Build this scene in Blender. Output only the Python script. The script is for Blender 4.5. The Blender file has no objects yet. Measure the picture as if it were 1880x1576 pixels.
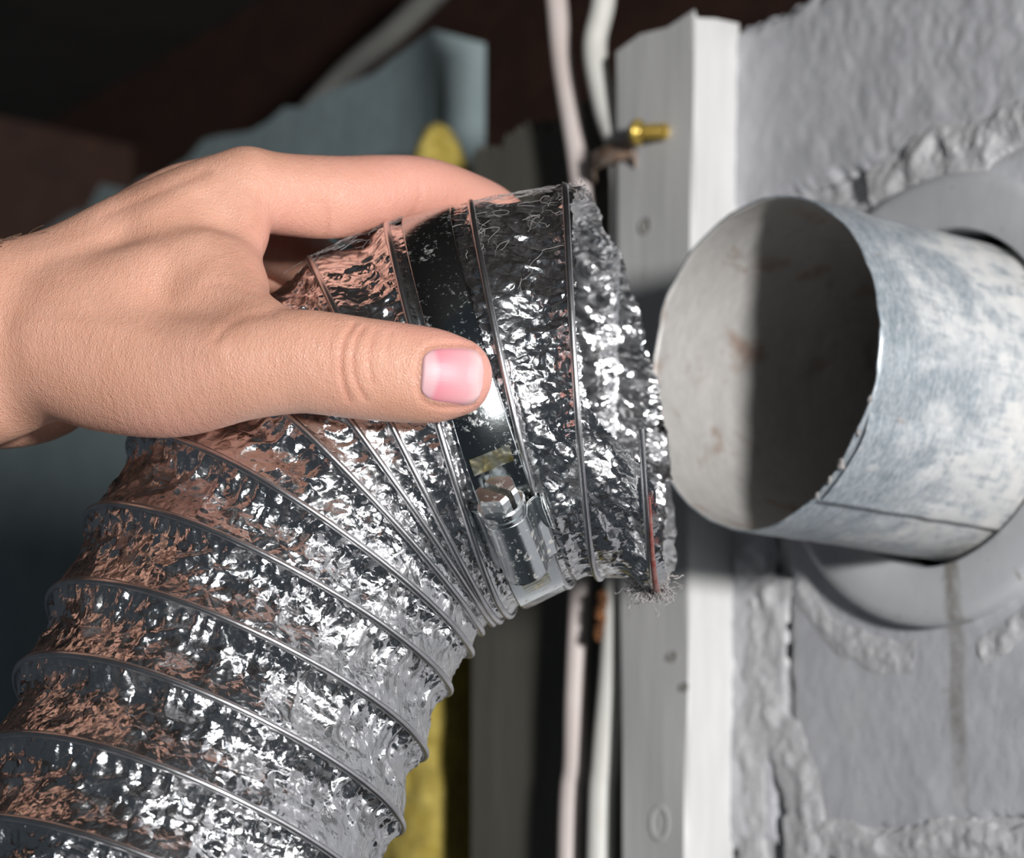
import bpy, bmesh, math, random
import numpy as np
from mathutils import Vector, Matrix
from mathutils.bvhtree import BVHTree

random.seed(7)
rng = np.random.default_rng(11)
S = bpy.context.scene
COL = S.collection
PI = math.pi

# ------------------------------------------------------------------ camera
FPX = 4880.0                       # focal length in pixels of the 1880 x 1576 frame
ALPHA = math.radians(13.0)         # camera looks 13 degrees upward
CAM = np.array([0.0, 0.0, 1.50])
CX = np.array([1.0, 0.0, 0.0])
CU = np.array([0.0, -math.sin(ALPHA), math.cos(ALPHA)])
CF = np.array([0.0, math.cos(ALPHA), math.sin(ALPHA)])
cd = bpy.data.cameras.new('camera')
cam = bpy.data.objects.new('camera', cd); COL.objects.link(cam)
cd.sensor_fit = 'HORIZONTAL'; cd.sensor_width = 36.0
cd.lens = 36.0 * FPX / 1880.0
cd.clip_start = 0.02; cd.clip_end = 50
cam.location = CAM; cam.rotation_euler = (PI / 2 + ALPHA, 0, 0)
cd.dof.use_dof = True; cd.dof.focus_distance = 0.664; cd.dof.aperture_fstop = 13.5
cd.dof.aperture_blades = 0
S.camera = cam

def cam_pt(x, u, f):
    return CAM + x * CX + u * CU + f * CF

# ------------------------------------------------------------------ world and lights
w = bpy.data.worlds.new('world'); S.world = w; w.use_nodes = True
bg = w.node_tree.nodes['Background']
bg.inputs['Color'].default_value = (0.60, 0.72, 0.85, 1); bg.inputs['Strength'].default_value = 0.055

def area_light(name, loc, target, size, energy, color):
    l = bpy.data.lights.new(name, 'AREA'); l.shape = 'DISK'; l.size = size
    l.energy = energy; l.color = color
    o = bpy.data.objects.new(name, l); COL.objects.link(o)
    o.location = loc
    d = Vector(target) - Vector(loc)
    o.rotation_euler = d.to_track_quat('-Z', 'Y').to_euler()
    return o
TARGET = cam_pt(0.02, 0.0, 0.75)
# the photographer's hand-held flash, right of the lens and a little above
area_light('flash_lamp', cam_pt(0.53, 0.25, -0.71), TARGET, 0.15, 34.0, (1.0, 0.985, 0.97))
# added unseen bluish fill for shadows and foil, up behind the photographer
area_light('fill_light', cam_pt(-0.10, 0.45, -1.6), TARGET, 0.30, 1.2, (0.86, 0.93, 1.0))

S.view_settings.view_transform = 'Standard'
S.view_settings.look = 'None'
S.view_settings.exposure = -0.12
S.view_settings.gamma = 1.0
S.view_settings.use_curve_mapping = False

# ------------------------------------------------------------------ numpy noise
def _hash(ix, iy, iz, seed):
    h = (ix.astype(np.int64) * 374761393 + iy.astype(np.int64) * 668265263
         + iz.astype(np.int64) * 2147483647 + seed * 144665) & 0xFFFFFFFF
    h = ((h ^ (h >> 13)) * 1274126177) & 0xFFFFFFFF
    h = ((h ^ (h >> 16)) * 2246822519) & 0xFFFFFFFF
    return ((h ^ (h >> 15)) & 0xFFFFFF) / float(0xFFFFFF) * 2 - 1

def noise2(x, y, seed=0, py=None):
    """smooth value noise in -1..1; py = period in y"""
    xi = np.floor(x); yi = np.floor(y)
    fx = x - xi; fy = y - yi
    fx = fx * fx * fx * (fx * (fx * 6 - 15) + 10); fy = fy * fy * fy * (fy * (fy * 6 - 15) + 10)
    def hh(a, b):
        if py: b = np.mod(b, py)
        return _hash(a, b, np.zeros_like(a), seed)
    a = hh(xi, yi); b = hh(xi + 1, yi); c = hh(xi, yi + 1); d = hh(xi + 1, yi + 1)
    return (a * (1 - fx) + b * fx) * (1 - fy) + (c * (1 - fx) + d * fx) * fy

def fbm2(x, y, seed=0, octaves=4):
    s = 0; a = 1.0; t = 0
    for i in range(octaves):
        s = s + a * noise2(x * 2 ** i, y * 2 ** i, seed + i * 17); t += a; a *= 0.5
    return s / t

# ------------------------------------------------------------------ mesh helpers
def link(o, parent=None):
    COL.objects.link(o)
    if parent is not None:
        o.parent = parent
    return o

def mesh_obj(name, verts, faces, mat, parent=None, smooth=False):
    me = bpy.data.meshes.new(name)
    me.from_pydata([tuple(map(float, v)) for v in verts], [], [tuple(map(int, f)) for f in faces])
    if smooth:
        me.polygons.foreach_set('use_smooth', np.ones(len(me.polygons), dtype=bool))
    me.update()
    o = bpy.data.objects.new(name, me)
    if mat: me.materials.append(mat)
    return link(o, parent)

def quad_obj(name, V, Q, mat, parent=None, smooth=True):
    """fast quad mesh from numpy arrays"""
    me = bpy.data.meshes.new(name)
    V = np.ascontiguousarray(V, dtype=np.float32); Q = np.ascontiguousarray(Q, dtype=np.int32)
    me.vertices.add(len(V)); me.vertices.foreach_set('co', V.ravel())
    me.loops.add(Q.size); me.loops.foreach_set('vertex_index', Q.ravel())
    me.polygons.add(len(Q))
    me.polygons.foreach_set('loop_start', np.arange(0, Q.size, 4, dtype=np.int32))
    me.polygons.foreach_set('use_smooth', np.full(len(Q), smooth, dtype=bool))
    me.update(calc_edges=True); me.validate()
    o = bpy.data.objects.new(name, me)
    if mat: me.materials.append(mat)
    return link(o, parent)

def grid_quads(nu, nv, wrap_v=False):
    iu = np.arange(nu - 1); iv = np.arange(nv if wrap_v else nv - 1)
    A, B = np.meshgrid(iu, iv, indexing='ij')
    B2 = (B + 1) % nv
    return np.stack([A * nv + B, (A + 1) * nv + B, (A + 1) * nv + B2, A * nv + B2], -1).reshape(-1, 4)

def bm_obj(name, bm, mat, parent=None, smooth=False, matrix=None):
    me = bpy.data.meshes.new(name)
    bmesh.ops.recalc_face_normals(bm, faces=bm.faces)
    bm.to_mesh(me); bm.free()
    if smooth:
        me.polygons.foreach_set('use_smooth', np.ones(len(me.polygons), dtype=bool))
    if mat: me.materials.append(mat)
    o = bpy.data.objects.new(name, me)
    if matrix is not None: o.matrix_world = matrix
    return link(o, parent)

def empty(name, loc=(0, 0, 0)):
    o = bpy.data.objects.new(name, None); o.empty_display_size = 0.02
    o.location = loc
    return link(o)

def child_keep(o, parent):
    """parent without moving"""
    m = o.matrix_basis.copy()
    o.parent = parent
    o.matrix_parent_inverse = Matrix.Translation(parent.location).inverted()
    return o

def tag(o, label=None, cat=None, group=None, kind=None):
    if label: o['label'] = label
    if cat: o['category'] = cat
    if group: o['group'] = group
    if kind: o['kind'] = kind
    return o

def catmull(pts, n):
    """Catmull-Rom through rows of pts, n samples per span"""
    P = np.asarray(pts, float)
    P = np.vstack([2 * P[0] - P[1], P, 2 * P[-1] - P[-2]])
    out = []
    for i in range(1, len(P) - 2):
        t = np.linspace(0, 1, n, endpoint=False)[:, None]
        p0, p1, p2, p3 = P[i - 1], P[i], P[i + 1], P[i + 2]
        out.append(0.5 * (2 * p1 + (p2 - p0) * t + (2 * p0 - 5 * p1 + 4 * p2 - p3) * t ** 2
                          + (3 * p1 - p0 - 3 * p2 + p3) * t ** 3))
    out.append(P[-2][None])
    return np.vstack(out)

def tube(path, rad, seg=10, ref=(0.31, 0.2, 0.93), caps=True):
    """verts, quads of a tube along a path (world), rad scalar or array"""
    P = np.asarray(path, float); n = len(P)
    T = np.gradient(P, axis=0); T /= np.linalg.norm(T, axis=1)[:, None]
    r = np.broadcast_to(np.asarray(rad, float), (n,))
    N = np.zeros_like(P); N[0] = np.cross(T[0], ref); N[0] /= np.linalg.norm(N[0])
    for i in range(1, n):
        v = N[i - 1] - T[i] * np.dot(N[i - 1], T[i]); N[i] = v / np.linalg.norm(v)
    B = np.cross(T, N)
    a = np.linspace(0, 2 * PI, seg, endpoint=False)
    V = P[:, None, :] + r[:, None, None] * (np.cos(a)[None, :, None] * N[:, None, :] + np.sin(a)[None, :, None] * B[:, None, :])
    return V.reshape(-1, 3), grid_quads(n, seg, True)

# ------------------------------------------------------------------ node materials
class NT:
    def __init__(self, name):
        self.m = bpy.data.materials.new(name); self.m.use_nodes = True
        self.t = self.m.node_tree; self.b = self.t.nodes['Principled BSDF']
        self.co = self.t.nodes.new('ShaderNodeTexCoord')
    def n(self, kind, **kw):
        x = self.t.nodes.new(kind)
        for k, v in kw.items():
            if k in x.inputs: x.inputs[k].default_value = v
            else: setattr(x, k, v)
        return x
    def l(self, a, b): self.t.links.new(a, b)
    def coord(self, scale=(1, 1, 1), out='Object', rot=(0, 0, 0)):
        mp = self.n('ShaderNodeMapping'); mp.inputs['Scale'].default_value = scale; mp.inputs['Rotation'].default_value = rot
        self.l(self.co.outputs[out], mp.inputs['Vector']); return mp.outputs['Vector']
    def noise(self, vec, scale, detail=4, rough=0.55, dist=0.0):
        x = self.n('ShaderNodeTexNoise'); x.inputs['Scale'].default_value = scale
        x.inputs['Detail'].default_value = detail; x.inputs['Roughness'].default_value = rough
        x.inputs['Distortion'].default_value = dist
        self.l(vec, x.inputs['Vector']); return x.outputs['Fac']
    def voronoi(self, vec, scale, feature='F1', out='Distance', rnd=1.0):
        x = self.n('ShaderNodeTexVoronoi'); x.feature = feature
        x.inputs['Scale'].default_value = scale; x.inputs['Randomness'].default_value = rnd
        self.l(vec, x.inputs['Vector']); return x.outputs[out]
    def ramp(self, fac, stops):
        r = self.n('ShaderNodeValToRGB'); e = r.color_ramp.elements
        while len(e) < len(stops): e.new(0.5)
        for s, (p, c) in zip(e, stops):
            s.position = p; s.color = (c[0], c[1], c[2], 1) if hasattr(c, '__len__') else (c, c, c, 1)
        self.l(fac, r.inputs['Fac']); return r.outputs['Color']
    def mix(self, fac, a, b, blend='MIX'):
        x = self.n('ShaderNodeMix', data_type='RGBA', blend_type=blend)
        for sock, v in ((x.inputs[0], fac), (x.inputs[6], a), (x.inputs[7], b)):
            if hasattr(v, 'is_linked'): self.l(v, sock)
            elif hasattr(v, '__len__'): sock.default_value = (v[0], v[1], v[2], 1)
            else: sock.default_value = v
        return x.outputs[2]
    def math(self, op, a, b=0.0, c=0.0):
        x = self.n('ShaderNodeMath', operation=op)
        for i, v in enumerate((a, b, c)):
            if hasattr(v, 'is_linked'): self.l(v, x.inputs[i])
            else: x.inputs[i].default_value = v
        return x.outputs[0]
    def bump(self, h, strength=0.5, dist=0.001, prev=None):
        x = self.n('ShaderNodeBump'); x.inputs['Strength'].default_value = strength; x.inputs['Distance'].default_value = dist
        self.l(h, x.inputs['Height'])
        if prev is not None: self.l(prev, x.inputs['Normal'])
        return x.outputs['Normal']
    def attr(self, name):
        x = self.n('ShaderNodeAttribute'); x.attribute_name = name; return x
    def set(self, **kw):
        names = dict(color='Base Color', rough='Roughness', metal='Metallic', normal='Normal', spec='Specular IOR Level',
                     sss='Subsurface Weight', coat='Coat Weight')
        for k, v in kw.items():
            s = self.b.inputs[names[k]]
            if hasattr(v, 'is_linked'): self.l(v, s)
            elif hasattr(v, '__len__'): s.default_value = (v[0], v[1], v[2], 1)
            else: s.default_value = v
        return self.m

# ------------------------------------------------------------------ the wall frame
PHI = math.radians(53.0)
AX = np.array([math.sin(PHI), math.cos(PHI), 0.0])      # pipe axis, into the wall
NO = -AX                                                 # wall normal, into the room
ER = np.array([math.cos(PHI), -math.sin(PHI), 0.0])      # along the wall, to the right (nearer)
EZ = np.array([0.0, 0.0, 1.0])
PIPE_R = 0.0510
PIPE_D = 0.799
def ray(px, py):
    return ((px - 940) / FPX) * CX - ((py - 788) / FPX) * CU + CF
PIPE_C = CAM + ray(1393, 664) * PIPE_D                   # centre of the open rim
PIPE_L = 0.080
WALL_O = PIPE_C + AX * PIPE_L                            # pipe axis at the wall face
def W(r, z, n=0.0):
    return WALL_O + r * ER + z * EZ + n * NO
def wall_hit(px, py, n=0.0):
    """(r, z) of a picture point on the plane n metres in front of the wall face"""
    d = ray(px, py); p0 = W(0, 0, n)
    t = np.dot(p0 - CAM, NO) / np.dot(d, NO)
    q = CAM + d * t - p0
    return np.dot(q, ER), q[2]
WALLM = Matrix(((ER[0], NO[0], 0, WALL_O[0]), (ER[1], NO[1], 0, WALL_O[1]), (ER[2], NO[2], 1, WALL_O[2]), (0, 0, 0, 1)))
X_DRIP_WALL = wall_hit(1757, 1280)[0]; X_DRIP_PLATE = wall_hit(1750, 1100, 0.0065)[0]
Z_DRIP_TOP = wall_hit(1757, 1010)[1]; Z_DRIP_END = wall_hit(1757, 1500)[1]
def drip(n, col, x0, strength):
    """old rust-grey run of water below the pipe: a ragged vertical stain in the paint"""
    sp = n.n('ShaderNodeSeparateXYZ'); n.l(n.co.outputs['Object'], sp.inputs[0])
    wob = n.math('MULTIPLY', n.math('SUBTRACT', n.noise(n.coord((0.2, 0.2, 1)), 30, 3), 0.5), 0.006)
    d = n.math('ABSOLUTE', n.math('ADD', n.math('SUBTRACT', sp.outputs['X'], x0), wob))
    edge = n.math('MULTIPLY', n.math('SUBTRACT', n.noise(n.coord(), 240, 5, 0.7), 0.5), 0.005)
    side = n.ramp(n.math('MULTIPLY', n.math('ADD', d, edge), 100.0), [(0.22, 1.0), (0.42, 0.0)])
    low = n.ramp(n.math('MULTIPLY', n.math('SUBTRACT', sp.outputs['Z'], Z_DRIP_END), 12.0), [(0.0, 0.0), (0.3, 1.0)])
    top = n.math('LESS_THAN', sp.outputs['Z'], Z_DRIP_TOP)
    patch = n.ramp(n.noise(n.coord(), 120, 4, 0.7), [(0.35, 0.35), (0.6, 1.0)])
    f = n.math('MULTIPLY', n.math('MULTIPLY', side, low), n.math('MULTIPLY', n.math('MULTIPLY', top, patch), strength))
    return n.mix(f, col, (0.27, 0.25, 0.225))
MAT = {}
def mk_materials():
    # crinkled aluminium foil laminate
    n = NT('foil'); v = n.coord()
    warp = n.n('ShaderNodeTexNoise'); warp.inputs['Scale'].default_value = 260; warp.inputs['Detail'].default_value = 2
    n.l(v, warp.inputs['Vector'])
    vm = n.n('ShaderNodeVectorMath', operation='MULTIPLY_ADD'); n.l(warp.outputs['Color'], vm.inputs[0])
    vm.inputs[1].default_value = (0.004, 0.004, 0.004); n.l(v, vm.inputs[2])
    vw = vm.outputs['Vector']
    # crumpled facets: every cell of the foil leans its own way
    geo = n.n('ShaderNodeNewGeometry'); crum = n.attr('crumple').outputs['Fac']
    def facet(prev, scale, amp):
        c_ = n.voronoi(vw, scale, 'F1', 'Color')
        sb = n.n('ShaderNodeVectorMath', operation='SUBTRACT'); n.l(c_, sb.inputs[0]); sb.inputs[1].default_value = (0.5, 0.5, 0.5)
        sc_ = n.n('ShaderNodeVectorMath', operation='SCALE'); n.l(sb.outputs[0], sc_.inputs[0]); n.l(n.math('MULTIPLY', crum, amp), sc_.inputs['Scale'])
        ma = n.n('ShaderNodeVectorMath', operation='ADD'); n.l(sc_.outputs[0], ma.inputs[0]); n.l(prev, ma.inputs[1])
        no = n.n('ShaderNodeVectorMath', operation='NORMALIZE'); n.l(ma.outputs[0], no.inputs[0]); return no.outputs[0]
    nb = facet(geo.outputs['Normal'], 200, 0.50); nb = facet(nb, 420, 0.30)
    h1 = n.voronoi(vw, 230, 'DISTANCE_TO_EDGE')
    h3 = n.noise(vw, 420, 4, 0.6, 0.5)
    nb = n.bump(h1, 0.40, 0.0018, nb); nb = n.bump(h3, 0.18, 0.0008, nb)
    dust = n.noise(v, 60, 6, 0.7)
    MAT['foil'] = n.set(color=n.ramp(dust, [(0.35, (0.93, 0.935, 0.95)), (0.75, (0.80, 0.79, 0.79))]), metal=1.0,
                        rough=n.ramp(dust, [(0.35, 0.13), (0.7, 0.29)]), normal=nb)
    # foil-covered wire bead
    n = NT('wire_bead'); v = n.coord()
    d = n.noise(v, 160, 4)
    MAT['wire'] = n.set(color=n.ramp(d, [(0.3, (0.80, 0.80, 0.82)), (0.7, (0.62, 0.61, 0.62))]), metal=1.0, rough=0.30,
                        normal=n.bump(d, 0.25, 0.0006))
    # red edge of the last wire
    n = NT('red_wire'); v = n.coord()
    MAT['redwire'] = n.set(color=n.ramp(n.noise(v, 300), [(0.35, (0.26, 0.05, 0.04)), (0.65, (0.36, 0.20, 0.18))]), rough=0.5)
    # stainless / zinc clamp steel
    n = NT('clamp_steel'); v = n.coord()
    sp = n.noise(v, 700, 5, 0.75); ln = n.noise(v, 90, 4, 0.6)
    dirt = n.ramp(n.math('ADD', sp, n.math('MULTIPLY', ln, 0.55)), [(0.84, 0.0), (0.98, 0.75)])
    MAT['band'] = n.set(color=n.mix(dirt, (0.42, 0.45, 0.46), (0.62, 0.62, 0.60)), metal=n.ramp(dirt, [(0, 1.0), (1, 0.15)]),
                        rough=n.ramp(dirt, [(0, 0.14), (1, 0.6)]), normal=n.bump(sp, 0.12, 0.0003))
    n = NT('zinc_plate'); v = n.coord()
    sp = n.noise(v, 420, 5, 0.7)
    dirt = n.ramp(sp, [(0.56, 0.0), (0.66, 1.0)])
    MAT['zinc'] = n.set(color=n.mix(dirt, (0.82, 0.86, 0.87), (0.50, 0.47, 0.42)), metal=n.ramp(dirt, [(0, 1.0), (1, 0.3)]),
                        rough=n.ramp(dirt, [(0, 0.20), (1, 0.55)]), normal=n.bump(sp, 0.15, 0.0003))
    n = NT('yellow_zinc'); v = n.coord()
    MAT['yzinc'] = n.set(color=n.ramp(n.noise(v, 260), [(0.35, (0.62, 0.52, 0.20)), (0.65, (0.70, 0.72, 0.66))]), metal=1.0, rough=0.25, normal=n.bump(n.noise(v, 200, 2), 0.5, 0.001))
    n = NT('slot_dark'); v = n.coord()
    MAT['slotdark'] = n.set(color=n.ramp(n.noise(v, 300), [(0.3, (0.05, 0.05, 0.045)), (0.7, (0.12, 0.11, 0.09))]), rough=0.6, metal=0.5)
    # galvanised pipe, partly painted
    n = NT('galvanised'); v = n.coord()
    sep = n.n('ShaderNodeSeparateXYZ'); n.l(n.co.outputs['Object'], sep.inputs[0])
    big = n.noise(v, 38, 6, 0.65, 0.4); mid = n.noise(v, 140, 6, 0.7); sm = n.noise(n.coord((1, 1, 2.5)), 420, 4, 0.7)
    zinc = n.mix(n.ramp(sm, [(0.35, 0.0), (0.65, 1.0)]), (0.28, 0.335, 0.38), (0.56, 0.60, 0.63))
    # overspray of white paint: wall end and broad drifts
    wallend = n.math('MULTIPLY', n.math('SUBTRACT', -0.030, sep.outputs['Z']), 9.0)
    pf = n.math('ADD', n.math('MULTIPLY', big, 1.5), n.math('ADD', wallend, n.math('MULTIPLY', mid, 0.5)))
    pm = n.ramp(n.math('MULTIPLY', pf, 0.5), [(0.42, 0.0), (0.55, 0.55), (0.72, 1.0)])
    strk = n.noise(n.coord((1, 1, 7)), 70, 5, 0.7); zinc = n.mix(n.ramp(strk, [(0.52, 0.0), (0.66, 0.65)]), zinc, (0.20, 0.245, 0.28))
    scr = n.noise(n.coord((9, 9, 1)), 60, 4, 0.7)
    pm = n.math('MULTIPLY', pm, n.ramp(n.math('ADD', n.math('MULTIPLY', mid, 0.6), n.math('MULTIPLY', scr, 0.4)), [(0.40, 0.15), (0.52, 1.0)]))
    col = n.mix(pm, zinc, (0.72, 0.71, 0.69))
    blob = n.voronoi(n.coord((1, 1, 0.6)), 75); bm_ = n.ramp(blob, [(0.10, 1.0), (0.16, 0.0)])
    col = n.mix(n.math('MULTIPLY', bm_, 0.5), col, (0.78, 0.77, 0.75))
    rust = n.noise(v, 55, 5, 0.6, 0.6)
    col = n.mix(n.ramp(rust, [(0.66, 0.0), (0.76, 0.75)]), col, (0.30, 0.21, 0.16))
    h = n.math('ADD', n.math('MULTIPLY', pm, 0.5), n.math('ADD', n.math('MULTIPLY', bm_, 0.8), n.math('MULTIPLY', sm, 0.25)))
    MAT['galv'] = n.set(color=col, metal=n.ramp(pm, [(0, 0.35), (0.6, 0.03)]), rough=n.ramp(pm, [(0, 0.38), (1, 0.5)]), normal=n.bump(h, 0.35, 0.0006))
    # inside of the pipe: dusty zinc with rust blooms
    n = NT('galvanised_inside'); v = n.coord()
    big = n.noise(v, 45, 5, 0.65, 0.5); sm = n.noise(n.coord((1, 1, 3)), 200, 5, 0.7)
    col = n.ramp(sm, [(0.3, (0.50, 0.49, 0.47)), (0.7, (0.64, 0.62, 0.60))])
    col = n.mix(n.ramp(big, [(0.55, 0.0), (0.66, 0.85)]), col, (0.36, 0.26, 0.21))
    MAT['galv_in'] = n.set(color=col, metal=0.25, rough=0.5, normal=n.bump(sm, 0.3, 0.0006))
    # painted wall plate
    n = NT('plate_paint'); v = n.coord()
    sm = n.noise(v, 120, 5, 0.6); drift = n.noise(v, 25, 4)
    col = n.ramp(drift, [(0.3, (0.50, 0.51, 0.535)), (0.7, (0.62, 0.63, 0.65))])
    sp = n.ramp(n.noise(v, 200, 3, 0.5), [(0.70, 0.0), (0.76, 0.6)])
    col = n.mix(sp, col, (0.25, 0.22, 0.19))
    col = drip(n, col, X_DRIP_PLATE, 0.9)
    MAT['plate'] = n.set(color=col, rough=0.42, normal=n.bump(sm, 0.25, 0.0008))
    # dirt / old caulk
    n = NT('grime'); v = n.coord()
    MAT['grime'] = n.set(color=n.ramp(n.noise(v, 180, 5, 0.7), [(0.35, (0.33, 0.315, 0.29)), (0.65, (0.47, 0.46, 0.44))]), rough=0.8,
                         normal=n.bump(n.noise(v, 350, 4), 0.6, 0.001))
    # painted concrete block
    n = NT('block_paint'); v = n.coord()
    f1 = n.noise(v, 240, 5, 0.65); f2 = n.noise(n.coord((1, 1, 0.45)), 110, 5, 0.6); st = n.noise(v, 34, 5, 0.65)
    col = n.ramp(st, [(0.30, (0.50, 0.505, 0.54)), (0.70, (0.63, 0.635, 0.665))])
    sp = n.ramp(n.noise(v, 90, 4, 0.6, 0.3), [(0.70, 0.0), (0.80, 0.7)])
    col = n.mix(sp, col, (0.30, 0.25, 0.21))
    nb = n.bump(f1, 0.30, 0.0010); nb = n.bump(f2, 0.07, 0.0020, nb)
    col = drip(n, col, X_DRIP_WALL, 0.8)
    MAT['block'] = n.set(color=col, rough=0.30, normal=nb)
    n = NT('mortar_paint'); v = n.coord()
    f1 = n.noise(v, 260, 6, 0.7)
    MAT['mortar'] = n.set(color=n.ramp(f1, [(0.3, (0.54, 0.54, 0.56)), (0.7, (0.66, 0.66, 0.67))]), rough=0.34, normal=n.bump(f1, 0.4, 0.0022))
    # white painted wood
    n = NT('white_wood'); v = n.coord((1, 1, 0.12))
    g = n.noise(v, 190, 5, 0.6); dd = n.noise(n.coord((1, 1, 0.6)), 60, 5, 0.65)
    col = n.ramp(g, [(0.3, (0.64, 0.64, 0.635)), (0.7, (0.72, 0.72, 0.715))])
    col = n.mix(n.ramp(dd, [(0.66, 0.0), (0.76, 0.8)]), col, (0.34, 0.29, 0.24))
    MAT['whitewood'] = n.set(color=col, rough=0.5, normal=n.bump(g, 0.25, 0.0008))
    # cable jackets
    for key, c0, c1 in (('cable_pink', (0.66, 0.56, 0.53), (0.78, 0.70, 0.67)), ('cable_white', (0.66, 0.65, 0.60), (0.80, 0.79, 0.75))):
        n = NT(key); v = n.coord((1, 1, 0.3))
        g = n.noise(v, 90, 5, 0.65)
        col = n.mix(n.ramp(n.noise(v, 50, 4), [(0.62, 0.0), (0.72, 0.7)]), n.ramp(g, [(0.3, c0), (0.7, c1)]), (0.38, 0.27, 0.20))
        MAT[key] = n.set(color=col, rough=0.5, normal=n.bump(g, 0.25, 0.001))
    n = NT('copper'); v = n.coord()
    MAT['copper'] = n.set(color=n.ramp(n.noise(v, 200), [(0.35, (0.60, 0.36, 0.22)), (0.65, (0.80, 0.68, 0.60))]), metal=0.5, rough=0.45)
    n = NT('brass'); v = n.coord()
    MAT['brass'] = n.set(color=n.ramp(n.noise(v, 250), [(0.3, (0.50, 0.34, 0.06)), (0.7, (0.72, 0.55, 0.16))]), metal=0.7, rough=0.35)
    n = NT('rust'); v = n.coord()
    MAT['rust'] = n.set(color=n.ramp(n.noise(v, 260, 5, 0.7), [(0.35, (0.07, 0.03, 0.015)), (0.65, (0.42, 0.17, 0.06))]), rough=0.85,
                        normal=n.bump(n.noise(v, 400, 4), 0.8, 0.002))
    # dim surfaces of the cavity
    n = NT('foam_board'); v = n.coord()
    g = n.noise(v, 26, 5, 0.6)
    MAT['foam'] = n.set(color=n.ramp(g, [(0.3, (0.25, 0.32, 0.335)), (0.7, (0.33, 0.41, 0.425))]), rough=0.55, normal=n.bump(n.noise(v, 160), 0.3, 0.002))
    n = NT('grey_board'); v = n.coord((1, 1, 0.25))
    g = n.noise(v, 40, 5, 0.6)
    MAT['greyboard'] = n.set(color=n.ramp(g, [(0.3, (0.115, 0.11, 0.09)), (0.7, (0.16, 0.155, 0.13))]), rough=0.7, normal=n.bump(g, 0.4, 0.002))
    n = NT('insulation'); v = n.coord()
    g = n.noise(v, 120, 6, 0.75, 0.4)
    MAT['insul'] = n.set(color=n.ramp(g, [(0.3, (0.62, 0.45, 0.06)), (0.7, (0.86, 0.70, 0.20))]), rough=0.95, normal=n.bump(g, 0.9, 0.006))
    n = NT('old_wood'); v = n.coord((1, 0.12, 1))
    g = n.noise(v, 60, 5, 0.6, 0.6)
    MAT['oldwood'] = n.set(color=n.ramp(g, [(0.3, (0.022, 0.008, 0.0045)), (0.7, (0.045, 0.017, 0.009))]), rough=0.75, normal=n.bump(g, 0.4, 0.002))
    n = NT('conduit'); v = n.coord()
    MAT['conduit'] = n.set(color=n.ramp(n.noise(v, 40), [(0.3, (0.20, 0.20, 0.19)), (0.7, (0.30, 0.30, 0.28))]), rough=0.5)
    n = NT('lint'); v = n.coord()
    MAT['lint'] = n.set(color=n.ramp(n.noise(v, 300), [(0.3, (0.28, 0.265, 0.26)), (0.7, (0.48, 0.455, 0.45))]), rough=0.95)
    # skin
    n = NT('skin'); v = n.coord()
    pink = n.attr('pink').outputs['Fac']
    mot = n.noise(v, 70, 5, 0.6); fine = n.noise(v, 420, 3, 0.6)
    base = n.ramp(mot, [(0.3, (0.62, 0.325, 0.225)), (0.7, (0.70, 0.39, 0.285))])
    col = n.mix(pink, base, (0.80, 0.36, 0.31))
    col = n.mix(n.ramp(n.noise(v, 33, 3), [(0.55, 0.0), (0.8, 0.25)]), col, (0.80, 0.42, 0.34))
    l1 = n.voronoi(n.coord((1, 1, 0.7), rot=(0.3, 0.5, 0.2)), 1500, 'DISTANCE_TO_EDGE')
    l2 = n.noise(n.coord((1.0, 0.8, 0.4), rot=(0.4, 0.3, 0.5)), 900, 3, 0.6)
    cre = n.attr('crease').outputs['Fac']
    nb = n.bump(l1, 0.8, 0.0003); nb = n.bump(l2, 0.42, 0.0005, nb)
    n.b.inputs['Subsurface Radius'].default_value = (0.0045, 0.0016, 0.0009)
    n.b.inputs['Subsurface Scale'].default_value = 0.7
    col = n.mix(n.math('MULTIPLY', cre, 0.45), col, (0.60, 0.24, 0.17))
    MAT['skin'] = n.set(color=col, rough=n.ramp(fine, [(0.3, 0.40), (0.7, 0.56)]), sss=0.35, normal=nb, spec=0.45)
    n = NT('nail'); 
    sep = n.n('ShaderNodeSeparateXYZ'); n.l(n.co.outputs['UV'], sep.inputs[0])
    U = sep.outputs['X']; V = sep.outputs['Y']
    # lunula: pale crescent near the root; free edge pale
    dv = n.math('MULTIPLY', n.math('SUBTRACT', V, 0.5), n.math('SUBTRACT', V, 0.5))
    uu = n.math('ADD', U, n.math('MULTIPLY', dv, 0.55))
    base = n.ramp(uu, [(0.0, (0.68, 0.43, 0.45)), (0.24, (0.70, 0.42, 0.45)), (0.34, (0.72, 0.27, 0.32)), (0.80, (0.74, 0.37, 0.40)), (0.97, (0.80, 0.52, 0.52))])
    st = n.noise(n.coord((2, 60, 1), out='UV'), 1.0, 3)
    n.b.inputs['Subsurface Radius'].default_value = (0.002, 0.001, 0.0008)
    MAT['nail'] = n.set(color=base, rough=0.42, sss=0.2, normal=n.bump(st, 0.12, 0.0006), spec=0.5)
    n = NT('arm_hair'); v = n.coord()
    MAT['hair'] = n.set(color=n.ramp(n.noise(v, 50), [(0.3, (0.10, 0.06, 0.035)), (0.7, (0.20, 0.12, 0.08))]), rough=0.5)
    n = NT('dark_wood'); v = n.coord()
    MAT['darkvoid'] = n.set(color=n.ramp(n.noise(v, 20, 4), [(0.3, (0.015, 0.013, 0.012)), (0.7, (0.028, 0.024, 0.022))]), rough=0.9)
mk_materials()

# local frame of WALLM: x along the wall, y out into the room, z up

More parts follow.
